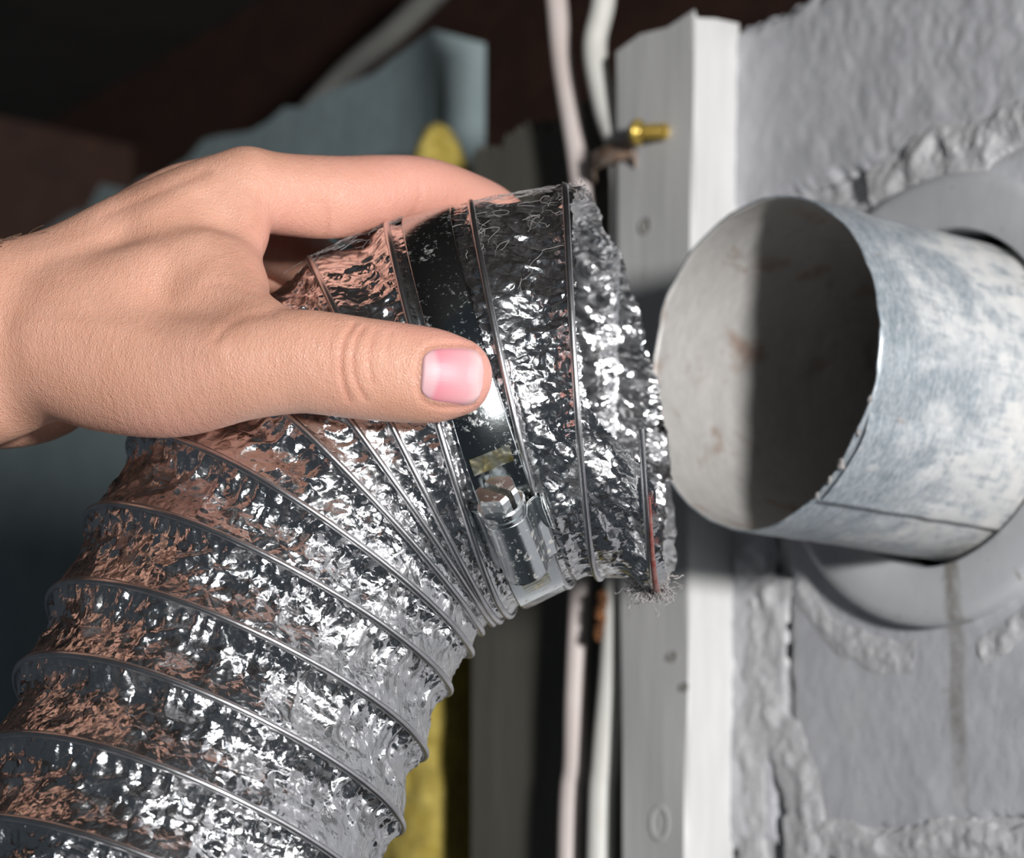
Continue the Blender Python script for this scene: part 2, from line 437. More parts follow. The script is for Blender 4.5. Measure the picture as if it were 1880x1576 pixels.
def slab(bm, r0, r1, n0, n1, z0, z1):
    vs = [bm.verts.new(p) for p in ((r0, n0, z0), (r1, n0, z0), (r1, n1, z0), (r0, n1, z0), (r0, n0, z1), (r1, n0, z1), (r1, n1, z1), (r0, n1, z1))]
    for f in ((0, 3, 2, 1), (4, 5, 6, 7), (0, 1, 5, 4), (1, 2, 6, 5), (2, 3, 7, 6), (3, 0, 4, 7)):
        bm.faces.new([vs[i] for i in f])

# ---- block wall -------------------------------------------------------------
r_top, z_top = wall_hit(1365, 45)
r_strip_wall, _ = wall_hit(1359, 700)
joint_top = wall_hit(1750, 275)[1]
joint_low = wall_hit(1700, 1555)[1]
r_joint = wall_hit(1432, 1250)[0]
HOLE = 0.064

wall = bpy.data.objects.new('wall_right', None)
def rough_panel(name, r0, r1, z0, z1, depth, mat, parent, amp, seed, step=0.0014, edge=0.004, hole=None, lump=0.0):
    nr = max(4, int((r1 - r0) / step)); nz = max(4, int((z1 - z0) / step))
    r = np.linspace(r0, r1, nr); z = np.linspace(z0, z1, nz)
    R, Z = np.meshgrid(r, z, indexing='ij')
    h = amp * (fbm2(R * 110, Z * 80, seed, 4) + 0.8 * fbm2(R * 420, Z * 300, seed + 5, 3))
    if lump: h = h + lump * np.clip(fbm2(R * 140, Z * 120, seed + 9, 4) * 1.6, -1, 1.3)
    # rounded, broken arris
    jag = 0.0022 * fbm2(R * 260, Z * 260, seed + 21, 3)
    e = np.minimum.reduce([R - r0, r1 - R, Z - z0, z1 - Z]) + jag
    drop = np.clip(1 - e / edge, 0, 1.4) ** 2
    Yd = depth + h - drop * edge * 0.9
    V = np.stack([R, Yd, Z], -1).reshape(-1, 3)
    Q = grid_quads(nr, nz)[:, ::-1]
    if hole:
        cen = V[Q].mean(1); Q = Q[np.hypot(cen[:, 0], cen[:, 2]) > hole]
    # back skirt so that the block has body
    idx = np.arange(nr * nz).reshape(nr, nz)
    loop = np.concatenate([idx[:-1, 0], idx[-1, :-1], idx[:0:-1, -1], idx[0, :0:-1]])
    base = len(V); VB = V[loop].copy(); VB[:, 1] = depth - 0.05
    V = np.vstack([V, VB]); k = np.arange(len(loop)); k2 = (k + 1) % len(loop)
    QB = np.stack([loop[k], base + k, base + k2, loop[k2]], -1)
    o = quad_obj(name, V, np.vstack([Q, QB]), mat, parent)
    return o

# mortar bed behind the blocks is the wall object itself
o = rough_panel('wall_right', r_strip_wall - 0.09, 0.35, joint_low - 0.20, z_top, -0.004, MAT['mortar'], None, 0.0012, 3, 0.0022, hole=HOLE, lump=0.0020)
wall = o; wall.matrix_world = WALLM
tag(wall, 'grey painted concrete block wall with rough lumpy mortar around the vent pipe', None, kind='structure')
GAP = 0.0042
blocks = [
    (r_strip_wall - 0.02, 0.30, joint_top + GAP, z_top, None, 0.00045),
    (r_joint + GAP * 0.6, 0.30, joint_low + GAP, joint_top - GAP, HOLE, 0.00018),
    (r_strip_wall - 0.02, r_joint - GAP * 0.8, joint_low + GAP, joint_top - GAP, None, 0.0012),
    (r_strip_wall - 0.02, 0.30, joint_low - 0.20, joint_low - GAP, None, 0.0009),
]
for i, (a, b, c, d, hole, amp) in enumerate(blocks):
    bo = rough_panel('concrete_block', a, b, c, d, 0.0, MAT['block'], wall, amp, 40 + i * 31, hole=hole, edge=0.005, lump=0.00012 if hole else 0.0003)
for i in range(3):
    for (c, d) in ((joint_top + GAP, z_top), (joint_low + GAP, joint_top - GAP), (joint_low - 0.20, joint_low - GAP)):
        rough_panel('concrete_block', 0.305 + i * 0.4, 0.70 + i * 0.4, c, d, 0.0, MAT['block'], wall, 0.0008, 90 + i, step=0.01, edge=0.005)
# lumps of mortar squeezed out of the joints
def mortar_bead(pts, rad, seed):
    """irregular flat ridge of squeezed mortar lying on the block faces"""
    P = catmull([(r, z) for r, z in pts], 40); nP = len(P)
    T = np.gradient(P, axis=0); T /= np.linalg.norm(T, axis=1)[:, None]; Nn = np.stack([-T[:, 1], T[:, 0]], -1)
    m = 31; t = np.linspace(-1, 1, m)
    G = P[:, None, :] + t[None, :, None] * Nn[:, None, :] * rad * 2.4
    wv = fbm2(G[..., 0] * 60, G[..., 1] * 60, seed, 3)
    env = np.clip(1 - np.abs(t[None, :] + 0.8 * wv) * 1.15, 0, 1)
    hgt = 0.62 * rad * (env ** 0.8) * (0.5 + 0.8 * fbm2(G[..., 0] * 130, G[..., 1] * 130, seed + 3, 3))
    V = np.stack([G[..., 0], hgt - 0.0012 * (env < 0.02), G[..., 1]], -1).reshape(-1, 3)
    return quad_obj('mortar_bead', V, grid_quads(nP, m), MAT['mortar'], wall)
wh = wall_hit
mortar_bead([wh(1420, 1060), wh(1408, 1160), wh(1415, 1290), wh(1455, 1400), wh(1475, 1490), wh(1480, 1576), wh(1478, 1650)], 0.0042, 5)
mortar_bead([wh(1385, 1100), wh(1390, 1250), wh(1380, 1400), wh(1385, 1576), wh(1385, 1650)], 0.0036, 8)
mortar_bead([wh(1600, 365), wh(1680, 310), wh(1750, 275), wh(1830, 245), wh(1900, 215), wh(2000, 170)], 0.0046, 12)
mortar_bead([wh(1462, 1075), wh(1490, 1120), wh(1540, 1165), wh(1610, 1200), wh(1680, 1212)], 0.0026, 19)
mortar_bead([wh(1800, 1195), wh(1850, 1165), wh(1900, 1130), wh(1960, 1080)], 0.0022, 29)
mortar_bead([wh(1480, 1560), wh(1560, 1548), wh(1660, 1558), wh(1780, 1548), wh(1930, 1560)], 0.0034, 23)

# ---- wall plate (collar) ----------------------------------------------------
def annulus_plate(name, r_out, r_in, y0, y1, mat, seg=128, wob=0.0):
    bm = bmesh.new(); rings = []
    prof = [(r_in, y0 - 0.012), (r_in, y1 - 0.0006), (r_in + 0.0008, y1), (r_out - 0.004, y1 + 0.0004), (r_out - 0.0012, y1 - 0.0004), (r_out, y1 - 0.0018), (r_out, y0 - 0.002)]
    for (rr, yy) in prof:
        ring = []
        for k in range(seg):
            a = 2 * PI * k / seg
            q = rr * (1 + wob * math.sin(3 * a + 1) + wob * 0.6 * math.sin(7 * a))
            ring.append(bm.verts.new((q * math.cos(a), yy, q * math.sin(a))))
        rings.append(ring)
    for i in range(len(rings) - 1):
        for k in range(seg):
            bm.faces.new((rings[i][k], rings[i][(k + 1) % seg], rings[i + 1][(k + 1) % seg], rings[i + 1][k]))
    o = bm_obj(name, bm, mat, None, True); o.matrix_world = WALLM
    return o
plate_top = wh(1850, 293, 0.006)[1]; plate_bot = wh(1690, 1172, 0.006)[1]
PLATE_R = (plate_top - plate_bot) / 2; PLATE_Z = (plate_top + plate_bot) / 2
plate = annulus_plate('wall_plate', PLATE_R, PIPE_R + 0.0032, 0.0, 0.0065, MAT['plate'], wob=0.003)
tag(plate, 'round grey painted wall plate where the galvanized pipe enters the wall', 'wall plate')
# ---- galvanised pipe -----------------------------------------------------------
PIPEM = Matrix(((ER[0], 0, NO[0], PIPE_C[0]), (ER[1], 0, NO[1], PIPE_C[1]), (0, 1, 0, PIPE_C[2]), (0, 0, 0, 1)))
# local: x right, y up, z out of the wall (rim at z = 0, wall at z = -PIPE_L)
def pipe():
    seg = 160; rows = 70; Lp = PIPE_L + 0.045
    a = np.linspace(0, 2 * PI, seg, endpoint=False)
    def surf(rad, zs, seed):
        A, Z = np.meshgrid(a, zs, indexing='xy')
        dent = 0.00055 * np.sin(3 * A + 1.0) * np.exp(Z / 0.03) + 0.00035 * np.sin(5 * A + 2.4) * np.exp(Z / 0.02)
        rr = rad + dent + 0.00025 * noise2(A * 10 / PI * 2, Z * 160 + 40, seed, 20)
        edge = 0.0005 * noise2(A * 30 / PI, Z * 0 + 3, 5, 60) * np.exp(Z / 0.004)
        return np.stack([rr * np.cos(A), rr * np.sin(A), Z + edge], -1)
    zs = np.linspace(0, -Lp, rows)
    out = surf(PIPE_R, zs, 2); inn = surf(PIPE_R - 0.0007, zs[::-1], 2)
    V = np.concatenate([inn, out], 0).reshape(-1, 3)
    o = quad_obj('vent_pipe', V, grid_quads(2 * rows, seg, True)[:, ::-1], MAT['galv'], None)
    o.data.materials.append(MAT['galv_in'])
    mi = np.zeros(len(o.data.polygons), dtype=np.int32); mi[:(rows - 1) * seg] = 1
    o.data.polygons.foreach_set('material_index', mi)
    return o
pp = pipe(); pp.matrix_world = PIPEM
tag(pp, 'open round galvanized sheet metal vent pipe sticking out of the block wall', 'pipe')
# lap seam of the pipe, running along its underside
def seam():
    a0 = math.radians(236); a1 = math.radians(262)   # angle measured in local x/y
    # find the angle that shows at (1510,925)
    best = min(np.radians(np.arange(180, 360, 0.5)), key=lambda t: np.hypot(*(proj(np.array(PIPEM @ Vector((PIPE_R * math.cos(t), PIPE_R * math.sin(t), -0.001)))) - np.array([1510, 925]))))
    na, nz = 26, 40
    A = np.linspace(best, best + 0.62, na); Z = np.linspace(-0.0012, -PIPE_L + 0.001, nz)
    Ag, Zg = np.meshgrid(A, Z, indexing='ij')
    rr = PIPE_R + 0.0012 + 0.0002 * noise2(Ag * 12, Zg * 150, 4)
    rr[-6:] -= np.linspace(0, 0.0012, 6)[:, None]
    V = np.stack([rr * np.cos(Ag), rr * np.sin(Ag), Zg], -1)
    # folded edge
    edge = V[0].copy(); edge[:, :2] *= (PIPE_R - 0.0002) / (PIPE_R + 0.0012)
    V = np.concatenate([edge[None], V], 0)
    o = quad_obj('lap_seam', V.reshape(-1, 3), grid_quads(na + 1, nz)[:, ::-1], MAT['galv'], pp)
    return o
def proj(p):
    q = np.asarray(p) - CAM
    f = np.dot(q, CF)
    return np.array([940 + FPX * np.dot(q, CX) / f, 788 - FPX * np.dot(q, CU) / f])
seam()
# rim lint and rust crumbs
def crumbs(parent, spots, name, mat):
    for i, (t, s) in enumerate(spots):
        bm = bmesh.new(); bmesh.ops.create_icosphere(bm, subdivisions=2, radius=1)
        for v in bm.verts:
            k = 1 + 0.5 * random.uniform(-1, 1)
            v.co = Vector((v.co.x * s * k, v.co.y * s * k * 1.2, v.co.z * s * 0.6 * k)) + Vector((PIPE_R * math.cos(t), PIPE_R * math.sin(t), 0.0003))
        bm_obj(name, bm, mat, parent, True)
crumbs(pp, [(-0.42, .0011), (-0.62, .0008), (-0.83, .0013), (-0.95, .0009), (-1.08, .0007)], 'lint_crumb', MAT['lint'])

# ---- furring strip ----------------------------------------------------------------
STRIP_N = 0.020
rs_corner_top, zs_top = wh(1275, 24, STRIP_N)
rs_corner_bot, _ = wh(1259, 1576, STRIP_N)
rs_left_top = wh(1128, 96, STRIP_N)[0]
rs_left_bot = wh(1140, 1576, STRIP_N)[0]
def strip():
    z1 = zs_top; zb_ = wh(1259, 1576, STRIP_N)[1]; z0 = wh(1259, 2600, STRIP_N)[1]
    nz = 200; V = []; 
    prof = []
    for i in range(nz):
        t = i / (nz - 1); z = z0 + (z1 - z0) * t
        tt_ = (z - zb_) / (z1 - zb_); rc = rs_corner_bot + (rs_corner_top - rs_corner_bot) * tt_
        rl = rs_left_bot + (rs_left_top - rs_left_bot) * tt_
        row = [(rl, -0.001), (rl, STRIP_N - 0.0015), (rl + 0.0012, STRIP_N), (rl + (rc - rl) * .33, STRIP_N), (rl + (rc - rl) * .66, STRIP_N),
               (rc - 0.0012, STRIP_N), (rc - 0.0003, STRIP_N - 0.0003), (rc, STRIP_N - 0.0012), (rc, STRIP_N * .5), (rc, -0.001)]
        for j, (r, n_) in enumerate(row):
            jit = 0.0003 * math.sin(z * 61 + 2 * j)
            jag = 0.0016 * math.sin(j * 2.3 + 0.6) if i == nz - 1 else 0
            V.append((r + jit * (j > 4), n_ + jit * 0.6 * (1 < j < 8), z + jag))
    Q = grid_quads(nz, len(row))
    V = np.array(V); nrow = len(row)
    top = [(nz - 1) * nrow + j for j in range(nrow)]
    me_faces = [tuple(q) for q in Q] + [tuple(top)]
    o = mesh_obj('furring_strip', V, me_faces, MAT['whitewood'], None, False)
    o.matrix_world = WALLM
    return o
fs = strip()
tag(fs, 'white painted wooden furring strip standing upright against the block wall', 'wood strip')
# screw hole and knots on the grey face of the strip
def dimple(px, py, rad, name, mat, elong=1.0, n_=STRIP_N, parent=fs):
    r, z = wh(px, py, n_)
    bm = bmesh.new(); seg = 20; rings = []
    for rr, y in ((1.25, 0.0002), (1.0, 0.0007), (0.8, -0.0002), (0.45, 0.0001)):
        rings.append([bm.verts.new((r + rad * rr * math.cos(2 * PI * k / seg), n_ + y, z + elong * rad * rr * math.sin(2 * PI * k / seg))) for k in range(seg)])
    for i in range(3):
        for k in range(seg):
            bm.faces.new((rings[i][k], rings[i][(k + 1) % seg], rings[i + 1][(k + 1) % seg], rings[i + 1][k]))
    bm.faces.new(rings[-1])
    return bm_obj(name, bm, mat, parent, True)
dimple(1212, 1512, 0.0042, 'nail_head', MAT['whitewood'], 1.25)
dimple(1236, 1206, 0.0022, 'knot', MAT['grime'], 0.7)
dimple(1258, 1262, 0.0017, 'knot', MAT['grime'], 0.8)
dimple(1186, 415, 0.0026, 'knot', MAT['grime'], 1.0)

# ---- cavity behind the strip: boards, insulation, cables ------------------------
def plane_pt(px, py, n_):
    r, z = wh(px, py, n_); return r, z
def jagged_board(name, n_, thick, x_left, x_right, top_px, bottom_py, mat, jag, seed, label, cat=None, kind=None):
    """board parallel to the wall, n_ metres in front of (or behind) its face, top edge through two picture points"""
    r0 = wh(x_left, 700, n_)[0]; r1 = wh(x_right, 700, n_)[0]
    zt = wh(top_px[0], top_px[1], n_)[1]
    zb = wh(x_right, bottom_py, n_)[1]
    m = 70; bm = bmesh.new(); front = []; 
    rows = []
    for y in (n_, n_ - thick):
        top = []; bot = []
        for k in range(m + 1):
            r = r0 + (r1 - r0) * k / m
            j = jag * (float(fbm2(np.array([k * 0.33]), np.array([seed * 1.0]), seed, 3)[0]) + 0.5 * float(noise2(np.array([k * 1.3]), np.array([2.0]), seed)[0]))
            top.append(bm.verts.new((r, y, zt + j))); bot.append(bm.verts.new((r, y, zb)))
        rows.append((top, bot))
    (t0, b0), (t1, b1) = rows
    for k in range(m):
        bm.faces.new((t0[k], t0[k + 1], b0[k + 1], b0[k])); bm.faces.new((t1[k], b1[k], b1[k + 1], t1[k + 1]))
        bm.faces.new((t0[k], t1[k], t1[k + 1], t0[k + 1])); bm.faces.new((b0[k], b0[k + 1], b1[k + 1], b1[k]))
    bm.faces.new((t0[0], b0[0], b1[0], t1[0])); bm.faces.new((t0[m], t1[m], b1[m], b0[m]))
    o = bm_obj(name, bm, mat, None); o.matrix_world = WALLM
    tag(o, label, cat, kind=kind)
    return o
jagged_board('foam_board', -0.055, 0.030, -700, 790, (790, 58), 2700, MAT['foam'], 0.010, 6,
             'dim teal grey board with a broken top edge behind the hand', 'board')
jagged_board('hardboard_panel', 0.0, 0.012, 868, 1150, (1030, 215), 2700, MAT['greyboard'], 0.006, 9,
             'dark grey brown panel deep in the cavity behind the two cables', 'panel')

def insulation_batt():
    # soft yellow batt standing in the gap, bulging forward
    r0, _ = wh(722, 1400, -0.022); r1, _ = wh(845, 1400, -0.022)
    zt = wh(830, 205, -0.022)[1]; zb = wh(800, 2700, -0.022)[1]
    nz, na = 150, 40; V = []
    for i in range(nz):
        t = i / (nz - 1); z = zb + (zt - zb) * t
        taper = min(1.0, math.sqrt(max(0.0, (1 - t) * 9)))
        for k in range(na):
            a = 2 * PI * k / na
            sq = 1.0
            r = (r0 + r1) / 2 + (r1 - r0) / 2 * taper * math.copysign(abs(math.cos(a)) ** 0.8, math.cos(a))
            y = -0.026 + 0.020 * taper * math.copysign(abs(math.sin(a)) ** 0.8, math.sin(a))
            V.append((r, y, z))
    V = np.array(V)
    d = fbm2(V[:, 0] * 70 + V[:, 1] * 55, V[:, 2] * 45, 31, 4)
    V[:, 1] += 0.006 * d; V[:, 0] += 0.004 * d
    o = quad_obj('insulation_batt', V, grid_quads(nz, na, True), MAT['insul'], None); o.matrix_world = WALLM
    tag(o, 'yellow fibreglass insulation batt bulging between the two boards', 'insulation')
insulation_batt()

def cable(name, pts, n_list, rad, mat, label, group):
    P = np.array([W(*wh(px, py, n_), n_) for (px, py), n_ in zip(pts, n_list)])
    P = catmull(P, 14)
    V, Q = tube(P, rad, 18)
    c = np.repeat(P, 18, axis=0)
    V = c + (V - c) * (1 + 0.05 * noise2(V[:, 0] * 60, V[:, 2] * 25, 3))[:, None]
    V = V - P[-1]
    o = quad_obj(name, V, Q[:, ::-1], mat, None); o.location = P[-1]
    tag(o, label, 'cable', group)
    return o
cable('electrical_cable', [(1010, -120), (1022, 0), (1035, 130), (1062, 300), (1082, 480), (1085, 700), (1078, 900), (1066, 1080), (1058, 1260), (1056, 1400), (1046, 1576), (1036, 2600)],
      [0.01] * 12, 0.0043, MAT['cable_pink'], 'pinkish white electrical cable hanging left of the thinner one', 'cables beside the furring strip')
cable('electrical_cable', [(1112, -120), (1108, 0), (1092, 90), (1112, 200), (1140, 300), (1143, 480), (1138, 700), (1136, 900), (1133, 1080), (1124, 1240), (1110, 1400), (1102, 1576), (1088, 2600)],
      [0.013] * 13, 0.0047, MAT['cable_white'], 'off white electrical cable held by the clip on the furring strip', 'cables beside the furring strip')

def cable_clip():
    c = W(*wh(1130, 292, 0.020), 0.020)
    e = empty('cable_clip', c)
    # strap: bent metal band over the cable
    pts = [wh(1088, 318, .012), wh(1092, 300, .017), wh(1108, 290, .021), wh(1135, 278, .0225), wh(1158, 276, .021), wh(1168, 290, .0205)]
    ns = [.010, .017, .0215, .0225, .0212, .0203]
    P = catmull(np.array([W(r, z, n_) for (r, z), n_ in zip(pts, ns)]), 10) - c
    hw = 0.0036; n = len(P); V = []
    for p in P:
        for dz, dn in ((-hw, 0), (hw, 0), (hw, 0.0009), (-hw, 0.0009)):
            V.append(p + EZ * dz + NO * dn)
    quad_obj('strap', np.array(V), grid_quads(n, 4, True), MAT['copper'], e)
    tag(e, 'small copper coloured strap clip holding the off white cable', 'cable clip')
    # brass screw standing out of the strip
    b = W(*wh(1163, 243, 0.0275), 0.0275); s = empty('brass_screw', b)
    ax = (ER * 0.80 + AX * 0.35 - EZ * 0.12); ax /= np.linalg.norm(ax)
    path = []; rad = []
    for t, r in ((0.0, .0040), (.0012, .0048), (.0026, .0048), (.0027, .0024), (.0050, .0024)):
        path.append(ax * t); rad.append(r)
    V, Q = tube(np.array(path), rad, 16); quad_obj('head', V, Q, MAT['brass'], s)
    ts = np.linspace(.0045, .0130, 60)
    V, Q = tube(ts[:, None] * ax[None], 0.0023 + 0.0006 * np.sin(ts * 5000), 14)
    quad_obj('threaded_shank', V, Q, MAT['brass'], s)
    tag(s, 'short brass screw beside the cable clip on the furring strip', 'screw')
cable_clip()

def rusty_staple():
    c = W(*wh(1103, 1130, 0.018), 0.018)
    P = catmull(np.array([W(*wh(x, y, .018), .018) for x, y in ((1104, 1088), (1109, 1105), (1102, 1122), (1107, 1140), (1100, 1158), (1103, 1172))]), 8) - c
    V, Q = tube(P, 0.0017 + 0.0006 * rng.standard_normal(len(P)).clip(-1, 1), 10)
    V += 0.0004 * rng.standard_normal(V.shape)
    o = quad_obj('cable_staple', V, Q, MAT['rust'], None); o.location = c
    tag(o, 'rusty cable staple between the two cables below the duct end', 'staple')
rusty_staple()

# ---- dark framing overhead and behind -----------------------------------------------
def world_box(name, corners_bottom, height_vec, mat, label, cat, kind=None):
    b = [np.array(c) for c in corners_bottom]; h = np.array(height_vec)
    V = b + [c + h for c in b]
    F = [(0, 3, 2, 1), (4, 5, 6, 7), (0, 1, 5, 4), (1, 2, 6, 5), (2, 3, 7, 6), (3, 0, 4, 7)]
    o = mesh_obj(name, V, F, mat); tag(o, label, cat, kind=kind); return o
EL = -ER
zt_wall = W(0, z_top)[2]
# sill board lying on the block wall, joist row behind it
def along(r0, r1, n0, n1, z):
    return [W(r0, 0, n0) * [1, 1, 0] + [0, 0, z], W(r1, 0, n0) * [1, 1, 0] + [0, 0, z], W(r1, 0, n1) * [1, 1, 0] + [0, 0, z], W(r0, 0, n1) * [1, 1, 0] + [0, 0, z]]
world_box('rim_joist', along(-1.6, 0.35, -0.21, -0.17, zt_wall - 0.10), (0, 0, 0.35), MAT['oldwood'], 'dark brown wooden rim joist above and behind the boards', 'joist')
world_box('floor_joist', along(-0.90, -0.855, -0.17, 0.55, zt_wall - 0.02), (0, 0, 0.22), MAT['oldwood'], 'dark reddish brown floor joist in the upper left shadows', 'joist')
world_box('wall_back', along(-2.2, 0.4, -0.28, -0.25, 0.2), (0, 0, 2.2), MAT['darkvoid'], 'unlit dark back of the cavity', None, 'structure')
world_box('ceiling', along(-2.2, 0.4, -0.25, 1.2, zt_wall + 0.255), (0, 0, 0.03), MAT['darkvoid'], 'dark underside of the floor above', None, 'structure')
def conduit():
    P = np.array([W(*wh(560, 215, -0.10), -0.10), W(*wh(640, 130, -0.10), -0.10), W(*wh(720, 62, -0.10), -0.10), W(*wh(800, -15, -0.10), -0.10), W(*wh(900, -110, -0.10), -0.10)])
    P = catmull(P, 8); V, Q = tube(P - P[0], 0.0062, 16)
    o = quad_obj('grey_cable', V, Q, MAT['conduit'], None); o.location = P[0]
    tag(o, 'dim grey cable slanting up over the broken top of the teal board', 'cable')
conduit()

# ------------------------------------------------------------------ picture-scaled local space for duct and hand
D0 = 0.712; SC = D0 / FPX            # one unit = one pixel at depth D0
def to_world(P):
    P = np.asarray(P, float)
    return CAM + (P[..., 0:1] - 940) * SC * CX - (P[..., 1:2] - 788) * SC * CU + (D0 + P[..., 2:3] * SC) * CF
def Qp(px, py, z):
    k = 1 + z / FPX
    return np.array([940 + (px - 940) * k, 788 + (py - 788) * k, z])

# ------------------------------------------------------------------ flexible foil duct
RT = {0: (-162, 1688), 1: (-100, 1536), 2: (-36, 1388), 3: (30, 1241), 4: (90, 1103), 5: (158, 956), 6: (238, 815), 7: (350, 655), 8: (455, 560), 9: (568, 478),
      10: (712, 415), 11: (865, 375), 12: (1037, 345), 13: (1135, 332), 14: (1230, 322)}
RB = {0: (610, 1955), 1: (650, 1812), 2: (692, 1668), 3: (735, 1526), 4: (778, 1390), 5: (823, 1272), 6: (862, 1202), 7: (882, 1162), 8: (904, 1144), 9: (918, 1138),
      10: (938, 1128), 11: (1046, 1074), 12: (1102, 1060), 13: (1202, 1075), 14: (1300, 1080)}
TAU = [0.42, 0.42, 0.42, 0.40, 0.36, 0.31, 0.24, 0.15, 0.08, -0.02, -0.07, -0.08, -0.08, -0.08, -0.08]
def pchip(xk, yk, x):
    """monotone-ish cubic Hermite"""
    xk = np.asarray(xk, float); yk = np.asarray(yk, float)
    h = np.diff(xk); dl = np.diff(yk) / h
    m = np.zeros_like(yk); m[1:-1] = 0.5 * (dl[:-1] + dl[1:]); m[0] = dl[0]; m[-1] = dl[-1]
    s = np.where(dl[:-1] * dl[1:] <= 0, 0, 1); 
    lim = 2.5 * np.minimum(abs(dl[:-1]), abs(dl[1:])); m[1:-1] = np.sign(m[1:-1]) * np.minimum(abs(m[1:-1]), lim) * s
    i = np.clip(np.searchsorted(xk, x) - 1, 0, len(h) - 1)
    t = (x - xk[i]) / h[i]
    return ((2 * t ** 3 - 3 * t ** 2 + 1) * yk[i] + (t ** 3 - 2 * t ** 2 + t) * h[i] * m[i] + (-2 * t ** 3 + 3 * t ** 2) * yk[i + 1] + (t ** 3 - t ** 2) * h[i] * m[i + 1])
for k in range(1, 6):
    for D_ in (RT, RB):
        D_[-k] = (2 * D_[-k + 1][0] - D_[-k + 2][0], 2 * D_[-k + 1][1] - D_[-k + 2][1])
TAU = [0.42] * 5 + TAU
KS = np.arange(-5, 15)
class DuctFrame:
    def __init__(self):
        self.u = np.linspace(-4.4, 13.95, 1900)
        u = self.u
        T = np.stack([pchip(KS, [RT[k][c] for k in KS], u) for c in (0, 1)], -1)
        B = np.stack([pchip(KS + 0.5, [RB[k][c] for k in KS], u) for c in (0, 1)], -1)
        C2 = (T + B) / 2; e = (T - B) / 2; L = np.linalg.norm(e, axis=1); eh = e / L[:, None]
        nh = np.stack([-eh[:, 1], eh[:, 0]], -1)          # perpendicular, pointing along the duct (up-right)
        d = np.gradient(C2, axis=0)
        nh *= np.sign((nh * d).sum(1))[:, None]
        tau = np.interp(u, KS, TAU)
        tau = np.convolve(np.pad(tau, 40, mode='edge'), np.ones(81) / 81, 'valid')
        ds = (d * nh).sum(1); dz = ds * np.tan(tau)
        z = np.cumsum(dz); z -= np.interp(10, u, z)
        k = 1 + z / FPX
        self.C = np.stack([940 + (C2[:, 0] - 940) * k, 788 + (C2[:, 1] - 788) * k, z], -1)
        self.R = L * k
        self.e1 = np.concatenate([eh, np.zeros((len(u), 1))], 1)
        self.e2 = np.stack([nh[:, 0] * np.sin(tau), nh[:, 1] * np.sin(tau), -np.cos(tau)], -1)
        self.ax = np.stack([nh[:, 0] * np.cos(tau), nh[:, 1] * np.cos(tau), np.sin(tau)], -1)
    def at(self, u):
        f = lambda A: np.stack([np.interp(u, self.u, A[:, i]) for i in range(3)], -1)
        return f(self.C), np.interp(u, self.u, self.R), f(self.e1), f(self.e2), f(self.ax)
DF = DuctFrame()
def duct_pt(u, v, off=0.0):
    C, R, e1, e2, ax = DF.at(u)
    rr = (R + off)[..., None]
    return C + rr * (np.cos(v)[..., None] * e1 + np.sin(v)[..., None] * e2)
def duct_dir(u, v):
    C, R, e1, e2, ax = DF.at(u)
    return np.cos(v)[..., None] * e1 + np.sin(v)[..., None] * e2

def ridged(x, y, seed, py):
    return 1 - 2 * np.abs(noise2(x, y, seed, py))

CL_U0, CL_U1 = 10.22, 10.80
def band_u(v, side):
    """u of the clamp band's edge (side -1..1) at angle v: a flat loop across the spiral"""
    f = (1 - np.cos(v)) / 2
    return 10.51 + 0.66 * f + side * (0.29 + 0.07 * f)
def u_end(v):
    """where the torn sleeve ends, in turns, around its circumference (v=0 top, pi/2 near, pi bottom, 3pi/2 far)"""
    vd = np.degrees(np.mod(v, 2 * PI))
    k = [0, 25, 60, 95, 104, 112, 120, 135, 150, 165, 180, 200, 225, 250, 270, 290, 310, 330, 345, 360]
    e = [12.30, 12.16, 12.25, 12.45, 12.85, 13.45, 13.62, 13.68, 13.75, 13.80, 13.72, 13.85, 13.88, 13.75, 13.55, 13.25, 12.95, 12.60, 12.42, 12.30]
    return np.interp(vd, k, e) + 0.035 * noise2(vd / 5.0, vd * 0, 4, None) + 0.02 * noise2(vd / 1.7, vd * 0 + 3, 9)

